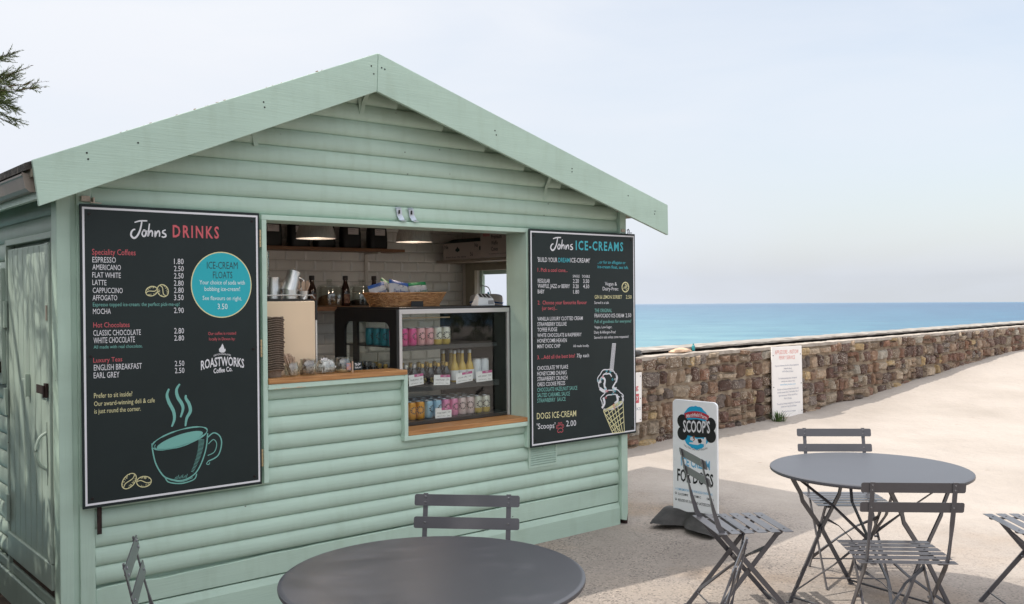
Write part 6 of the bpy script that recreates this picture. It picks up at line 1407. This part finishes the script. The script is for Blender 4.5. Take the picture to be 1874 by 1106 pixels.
# wicker basket of crisp packets
t = hthing('wicker_basket', 'flared wicker basket of crisp packets standing on the display fridge', 'basket', -1.470, 0.42, 1.5325); mb = MB()
def brect(z): k = z / 0.085; return 0.205 + 0.045 * k, 0.105 + 0.03 * k
for i in range(11):
    z = 0.006 + i * 0.0078; a, b = brect(z); loop = []; n = 72
    for k in range(n + 1):
        th = 2 * math.pi * k / n; c_, s_ = math.cos(th), math.sin(th); x = a * abs(c_) ** .35 * (1 if c_ >= 0 else -1); y = b * abs(s_) ** .35 * (1 if s_ >= 0 else -1); wv_ = 0.0032 * math.cos(k * math.pi / 1.0 + i * math.pi) ; rr = math.hypot(x, y); loop.append((x * (1 + wv_ / rr), y * (1 + wv_ / rr), z + 0.0008 * math.sin(k * 1.7 + i)))
    mb.tube(loop, 0.0042 if i < 10 else 0.006, 5)
for k in range(36): th = 2 * math.pi * k / 36; c_, s_ = math.cos(th), math.sin(th); S = lambda v: abs(v) ** .35 * (1 if v >= 0 else -1); mb.tube([(0.205 * S(c_), 0.105 * S(s_), 0.0), (0.25 * S(c_), 0.135 * S(s_), 0.086)], 0.0028, 5)
mb.box(-0.20, 0.20, -0.10, 0.10, 0.0, 0.005); mb.build('wicker', M['wicker'], t, smooth=60); mb = MB(); mb.box(-0.045, 0.045, -0.137, -0.134, -0.002, 0.034); mb.build('tag', M['black'], t)
def packet(u, w_, z, lab, c, tilt, wd=0.135, ht=0.125, back=-0.25):
    t = hthing('crisp_packet', lab, 'packet', u, w_, z, 'crisp packets in the basket'); mb = MB(); nx, nz = 10, 10
    for sgn in (-1, 1):
        b0 = len(mb.v)
        for j in range(nz + 1):
            for i in range(nx + 1):
                a, b = i / nx, j / nz; p = 0.024 * (math.sin(math.pi * a) * math.sin(math.pi * b)) ** .55; p *= 1 + 0.25 * mnoise.noise(Vector((a * 6, b * 6, u * 9))); mb.v.append((wd * (a - .5), sgn * (p + 0.0005), ht * b))
        for j in range(nz):
            for i in range(nx):
                q_ = b0 + j * (nx + 1) + i; f_ = (q_, q_ + 1, q_ + nx + 2, q_ + nx + 1); mb.f.append(f_ if sgn < 0 else f_[::-1]); mb.mi.append(1 if j >= nz - 2 or (j < 1) else 0)
    mb.build('bag', [mat('crisp_bag', (0.48, 0.49, 0.52), 0.4, var=.1, vscale=30), mat('bag_seal', c, 0.4)], t, smooth=60)
    mb = MB(); lettering(mb, 'Two Farmers', -wd * .38, ht * .30, wd * .40, ht * .40, ht * .17, -0.0285, 0.01); mb.ribbon(spline([(-.02, .092), (.0, .102), (.02, .095), (.005, .085)], 4), 0.003, -0.0245); mb.build('lettering', mat('packet_print', tuple(q * .6 for q in c), 0.5), t); t.rotation_euler = (back, tilt, PHI)
packet(-1.530, 0.40, 1.568, 'white crisp packet with blue trim leaning left in the middle of the basket', (0.03, 0.10, 0.36), 0.20, 0.145, 0.13)
packet(-1.630, 0.44, 1.572, 'white crisp packet with blue trim half hidden at the left of the basket', (0.03, 0.10, 0.36), -0.25, 0.12, 0.11)
packet(-1.352, 0.42, 1.572, 'white crisp packet with green trim at the right of the basket', (0.012, 0.18, 0.07), -0.05, 0.135, 0.118)
packet(-1.565, 0.50, 1.585, 'green backed crisp packet peeping out behind the blue ones', (0.012, 0.18, 0.07), 0.45, 0.13, 0.12)
# cartons on the right hand shelf
def carton(name, lab, w0, w1, u0, u1, z0, z1, m, texts):
    t = hthing(name, lab, 'carton', u0, w1, z0, None, -math.pi / 2)      # local x runs towards the hatch, local -y faces into the room
    mb = MB(); mb.box(0, w1 - w0, 0, u1 - u0, 0, z1 - z0); mb.build('box', m, t, bevel=0.002); 
    for c, tx, x0, z, x1, cap in texts: q = MB(); lettering(q, tx, x0, z, x1, z, cap, -0.0008, 0.01); q.build('lettering', M['ink_' + c], t)
    return t
t = carton('carton', 'white printed carton with a dark lid at the back of the right hand shelf', 1.135, 1.535, -0.355, -0.10, 1.8825, 2.010, M['box_card'], [('K', 'Ne', 0.02, 0.085, 0.07, 0.03), ('K', 'fresh from the dairy', 0.04, 0.012, 0.30, 0.012), ('K', '56', 0.35, 0.02, 0.385, 0.03)])
mb = MB(); mb.add([(0, 0, 0.128), (0.40, 0, 0.128), (0.40, 0.10, 0.165), (0, 0.10, 0.165)], [(0, 1, 2, 3)]); mb.box(0, 0.40, 0.10, 0.24, 0.128, 0.165); mb.build('lid', M['green_print'], t)
mb = MB(); mb.disc(0.19, 0.075, 0.012, 0.022, -0.0009, 16); mb.disc(0.175, 0.072, 0.013, 0.012, -0.0009, 14, 0.5); mb.disc(0.205, 0.072, 0.013, 0.012, -0.0009, 14, -0.5); mb.build('emblem', M['green_print'], t)
t = carton('carton', 'white printed carton with a dark lid beside the wafer box', 1.005, 1.130, -0.365, -0.10, 1.8825, 2.010, M['box_card'], [('K', 'Ne', 0.015, 0.085, 0.055, 0.03)])
mb = MB(); mb.add([(0, 0, 0.128), (0.125, 0, 0.128), (0.125, 0.10, 0.165), (0, 0.10, 0.165)], [(0, 1, 2, 3)]); mb.box(0, 0.125, 0.10, 0.24, 0.128, 0.165); mb.build('lid', M['green_print'], t)
mb = MB(); mb.disc(0.08, 0.075, 0.010, 0.018, -0.0009, 16); mb.build('emblem', M['green_print'], t)
carton('carton', 'tall white wafer cone carton with red lettering, nearest the hatch on the right shelf', 0.62, 1.0, -0.40, -0.10, 1.8825, 2.14, M['box_card'], [('r', 'wafer', 0.03, 0.155, 0.12, 0.035), ('K', 'Premium', 0.13, 0.135, 0.25, 0.028), ('K', 'Waffle', 0.13, 0.09, 0.205, 0.028), ('K', 'Cones', 0.13, 0.045, 0.205, 0.028), ('K', 'for serving with ice cream', 0.10, 0.02, 0.30, 0.008)])
# card reader
t = hthing('card_reader', 'white card reader with a dark keypad on top of the display fridge', 'card reader', -1.050, 0.205, 1.5325); mb = MB()
mb.add([(0.0, 0.0, 0), (0.142, 0.0, 0), (0.142, 0.08, 0), (0.0, 0.08, 0), (0.012, 0.012, 0.052), (0.130, 0.004, 0.044), (0.136, 0.072, 0.080), (0.040, 0.072, 0.078)], [(0, 3, 2, 1), (4, 5, 6, 7), (0, 1, 5, 4), (1, 2, 6, 5), (2, 3, 7, 6), (3, 0, 4, 7)]); mb.build('body', M['white'], t, bevel=0.005)
mb = MB()
def RQ(a, b): p = Vector((0.012, 0.012, 0.0525)) * (1 - a) * (1 - b) + Vector((0.130, 0.004, 0.0445)) * a * (1 - b) + Vector((0.136, 0.072, 0.0805)) * a * b + Vector((0.040, 0.072, 0.0785)) * (1 - a) * b; return p + Vector((0, -0.0006, 0.001))
for i in range(3): mb.add([RQ(.12 + .27 * i, .12), RQ(.32 + .27 * i, .12), RQ(.32 + .27 * i, .9), RQ(.12 + .27 * i, .9)], [(0, 1, 2, 3)])
mb.build('keypad', M['black'], t); mb = MB(); mb.box(0.082, 0.128, -0.0006, 0.0, 0.010, 0.034); mb.build('slot', mat('grey_slot', (0.35, 0.35, 0.36), 0.5), t)
# striped cushion with a rope on the window sill
t = hthing('striped_cushion', 'white and navy striped cushion on the window sill beyond the card reader', 'cushion', -0.11, 1.30, 1.5005); mb = MB(); nx, nz = 16, 8; W_ = 0.20
for j in range(nz + 1):
    for i in range(nx + 1): a = i / nx * 2 - 1; b = j / nz; mb.v.append((-0.045 * (max(0, 1 - a ** 4)) ** .4 * (math.sin(math.pi * (0.12 + .76 * b))) ** .5, a * W_, 0.11 * b * (1 - 0.25 * a ** 4)))
for j in range(nz):
    for i in range(nx): q_ = j * (nx + 1) + i; mb.f.append((q_, q_ + nx + 1, q_ + nx + 2, q_ + 1)); mb.mi.append(1 if j in (0, 1, 3, 5) and j != 5 else 0)
o0 = len(mb.v); mb.v += [(-x + 0.001, y, z) for x, y, z in mb.v[:o0]]; ff = list(mb.f); mb.f += [tuple(i + o0 for i in f_[::-1]) for f_ in ff]; mb.mi += mb.mi[:len(ff)]
mb.build('fabric', [M['paper'], M['blue_cloth']], t, smooth=60)
mb = MB(); mb.tube(spline([(-0.03, -0.10, 0.10), (-0.05, -0.09, 0.16), (-0.04, 0.02, 0.17), (-0.03, 0.03, 0.11)], 6), 0.004, 6); mb.build('wire_hook', M['steel'], t); mb = MB(); mb.tube(spline([(-0.05, -0.09, 0.12), (-0.06, -0.11, 0.08), (-0.05, -0.09, 0.05), (-0.065, -0.13, 0.01)], 6), 0.008, 6); mb.build('rope', M['teal_rope'], t)
# ------------------------------------------------------------------ feathery tree beside the hut, only its branch tips reach into view
def needles(rng, base, tip, n, nl, wd, out_v, out_f, droop=0.0, spread=0.75):
    """one plume: a thin stem with fine needles along it"""
    base = Vector(base); tip = Vector(tip); d = tip - base; L = d.length; dn_ = d.normalized()
    a = dn_.cross(Vector((0, 0, 1))); a = a.normalized() if a.length > 1e-3 else Vector((1, 0, 0)); b = dn_.cross(a)
    o = len(out_v); w0 = wd * 0.8
    mid = base + d * 0.5 + Vector((0, 0, droop * L))
    for p, r in ((base, w0), (mid, w0 * .8), (tip, w0 * .2)): out_v.extend([tuple(p + a * r), tuple(p - a * r * .5 + b * r * .8), tuple(p - a * r * .5 - b * r * .8)])
    for s in range(2):
        for k in range(3): k2 = (k + 1) % 3; out_f.append((o + s * 3 + k, o + s * 3 + k2, o + s * 3 + 3 + k2, o + s * 3 + 3 + k))
    for i in range(n):
        t = (i + rng.random()) / n; p = base * (1 - t) + tip * t + Vector((0, 0, droop * L * 4 * t * (1 - t) * .5)); th = rng.uniform(0, 6.283); l_ = nl * (1.1 - 0.6 * t) * rng.uniform(.6, 1.25)
        side = a * math.cos(th) + b * math.sin(th); q = p + (dn_ * rng.uniform(.4, .9) + side * spread).normalized() * l_
        s = side.cross(dn_) * (wd * .5); o = len(out_v); m = p * .5 + q * .5
        out_v.extend([tuple(p - s * .6), tuple(p + s * .6), tuple(m + s), tuple(q), tuple(m - s)]); out_f.append((o, o + 1, o + 2, o + 3, o + 4))
def make_tree():
    rng = random.Random(31); t = thing('tamarisk_tree', 'feathery green tree whose branch tips reach in at the upper left above the roof', 'tree', (-5.0, 2.2, 0.0))
    org = (-5.0, 2.2, 0.0); bark = mat('bark', (0.075, 0.052, 0.04), 0.95, var=.4, vscale=14, bump=.8, bscale=30)
    mb = MB(); mb.tube(spline([(-5.0, 2.2, -.1), (-5.05, 2.25, .8), (-4.85, 2.3, 1.7), (-4.7, 2.4, 2.5)], 5), [0.19 - 0.006 * i for i in range(16)], 12); mb.build('trunk', bark, t, org=org, smooth=60)
    limbs = []
    for k in range(15):
        a = k * 2.4; r = rng.uniform(1.0, 2.2); e_ = (-4.1 + r * math.cos(a), 3.0 + r * 1.1 * math.sin(a), rng.uniform(3.7, 5.6)); m = (-4.6 + .4 * r * math.cos(a), 2.45 + .4 * r * math.sin(a), 3.3)
        limbs.append([(-4.7, 2.4, 2.35), m, e_])
    limbs.append([(-4.7, 2.4, 2.3), (-3.6, 3.4, 2.85), (-2.75, 3.95, 2.62), (-2.30, 4.06, 2.475)])
    for l_ in limbs: mb = MB(); s = spline(l_, 6); mb.tube(s, [0.075 * (1 - i / len(s)) + 0.008 for i in range(len(s))], 7); mb.build('limb', bark, t, org=org, smooth=60)
    V = []; F = []
    # crown: clumps of plumes, with gaps between the clumps
    clumps = []
    while len(clumps) < 46:
        p = Vector((rng.uniform(-1, 1), rng.uniform(-1, 1), rng.uniform(-1, 1)))
        if p.length > 1 or p.length < 0.25: continue
        clumps.append((Vector((-4.2 + p.x * 2.35, 3.25 + p.y * 2.6, 4.8 + p.z * 1.3)), rng.uniform(.30, .50)))
    for c, r in clumps:
        if c.y > 3.9: r *= 0.55
        if c.x > -0.56 * c.y - 0.45 and c.z < 1.75 + 0.33 * c.y + 0.5: continue
        for i in range(int(150 * (r / .45) ** 2)):
            d = Vector((rng.gauss(0, 1), rng.gauss(0, 1), rng.gauss(0, .8))).normalized(); b = c + d * r * rng.uniform(.1, .75); e_ = b + (d * .7 + Vector((rng.uniform(-.4, .4), rng.uniform(-.4, .4), -.25))).normalized() * rng.uniform(.16, .30)
            needles(rng, b, e_, 24, 0.075, 0.008, V, F)
    me = bpy.data.meshes.new('crown'); me.from_pydata([(a - org[0], b - org[1], c - org[2]) for a, b, c in V], [], F); me.update()
    leaf = mat('feathery_leaf', (0.085, 0.115, 0.03), 0.65, col2=(0.17, 0.20, 0.06), vscale=5); me.materials.append(leaf)
    o = bpy.data.objects.new('crown', me); COL.objects.link(o); o.parent = t
    # the spray that shows in the picture: plumes fanning out to the right from a branch beyond the frame
    V = []; F = []; V2 = []; F2 = []
    def at(px, py, D=4.05):
        x = (px - 937) / 1732.8 * D; z = 1.6 + (543 - py) / 1732.8 * D; return Vector((x, D, z))
    main = [((-60, 175), (105, 150), 44, .022), ((-60, 185), (112, 152 + 14), 40, .022), ((-50, 165), (66, 142), 36, .026), ((-50, 160), (58, 113), 36, .024), ((-60, 120), (40, 84), 18, .016), ((-40, 125), (26, 116), 40, .03), ((-40, 112), (22, 92), 10, .02), ((-60, 150), (38, 155), 44, .035), ((-60, 170), (40, 172), 48, .035), ((-60, 178), (48, 190), 44, .032), ((-50, 180), (34, 200), 40, .03), ((-50, 180), (20, 214), 34, .028), ((-50, 180), (48, 206), 12, .014), ((-60, 140), (20, 130), 44, .035), ((-60, 160), (24, 165), 54, .04), ((-60, 165), (14, 185), 54, .04), ((-55, 110), (16, 104), 40, .03), ((-60, 190), (12, 216), 12, .015), ((-60, 120), (10, 122), 46, .035)]
    for (a, b, n, nl) in main:
        for rep in range(2 if nl >= .032 else 1):
            pa, pb = at(*a), at(*b); j = Vector((0, rng.uniform(-.14, .14), 0)); needles(rng, pa + j, pb + j * 1.1, n + 4, nl * 1.15, 0.0026, V2 if rep == 0 and nl < .025 else V, F2 if rep == 0 and nl < .025 else F, 0.02, .6)
            # side sprays
            for s in range(8):
                tt = rng.uniform(.3, .85); p = pa.lerp(pb, tt) + j; d = (pb - pa).normalized(); e_ = p + (d * .8 + Vector((0, rng.uniform(-.5, .5), rng.uniform(-.55, .6)))).normalized() * rng.uniform(.04, .10) * (1.2 - tt * .6)
                needles(rng, p, e_, 14, nl * .8, 0.0028, V, F, 0, .6)
    for nm, vv, ff, m in (('branch_spray', V, F, leaf), ('branch_spray', V2, F2, mat('reddish_twig', (0.085, 0.065, 0.03), 0.7, col2=(0.14, 0.05, 0.035), vscale=6))):
        me = bpy.data.meshes.new(nm); me.from_pydata([(a - org[0], b - org[1], c - org[2]) for a, b, c in vv], [], ff); me.update(); me.materials.append(m); o = bpy.data.objects.new(nm, me); COL.objects.link(o); o.parent = t
make_tree()

# ------------------------------------------------------------------ planting outside the picture: near hedge added to block light, far one mirrored in the fridge door
def hedge(name, label, path, h, th, seed, step=0.22):
    rng = random.Random(seed); t = thing(name, label, 'hedge', (path[0][0], path[0][1], 0)); V = []; F = []
    pts = [Vector((*p, 0)) for p in path]
    for a, b in zip(pts[:-1], pts[1:]):
        L = (b - a).length; d = (b - a).normalized(); n_ = Vector((-d.y, d.x, 0))
        for i in range(int(L * h * th / (step ** 3) * 1.1)):
            p = a + d * rng.uniform(0, L) + n_ * rng.uniform(-.5, .5) * th; top = h * (0.86 + 0.2 * mnoise.noise(Vector((p.x * .7, p.y * .7, seed)))); z = top * rng.random() ** .8
            for k in range(5):
                c = p + Vector((rng.gauss(0, .12), rng.gauss(0, .12), z + rng.gauss(0, .1))); s = rng.uniform(.05, .11) * (step / .22) ** .8; u_ = Vector((rng.gauss(0, 1), rng.gauss(0, 1), rng.gauss(0, 1))).normalized(); v_ = u_.orthogonal().normalized()
                o = len(V); V.extend([tuple(c - u_ * s), tuple(c + v_ * s * .5), tuple(c + u_ * s), tuple(c - v_ * s * .5)]); F.append((o, o + 1, o + 2, o + 3))
    me = bpy.data.meshes.new('foliage'); x0, y0 = path[0]; me.from_pydata([(a - x0, b - y0, c) for a, b, c in V], [], F); me.update()
    me.materials.append(mat(name + '_leaf', (0.03, 0.05, 0.016), 0.7, col2=(0.075, 0.095, 0.03), vscale=3)); o = bpy.data.objects.new('foliage', me); COL.objects.link(o); o.parent = t
hedge('hedge', 'unseen dark hedge added to block light from the left of the kiosk', [(-1.55, 0.1), (-2.25, 1.8), (-2.95, 3.35), (-4.3, 5.0), (-5.6, 6.7)], 2.3, 0.6, 4, 0.15)
hedge('hedge', 'far dark hedge mirrored in the display fridge door', [(24, -14), (26, -4), (27, 6)], 4.5, 1.6, 9, 0.42)
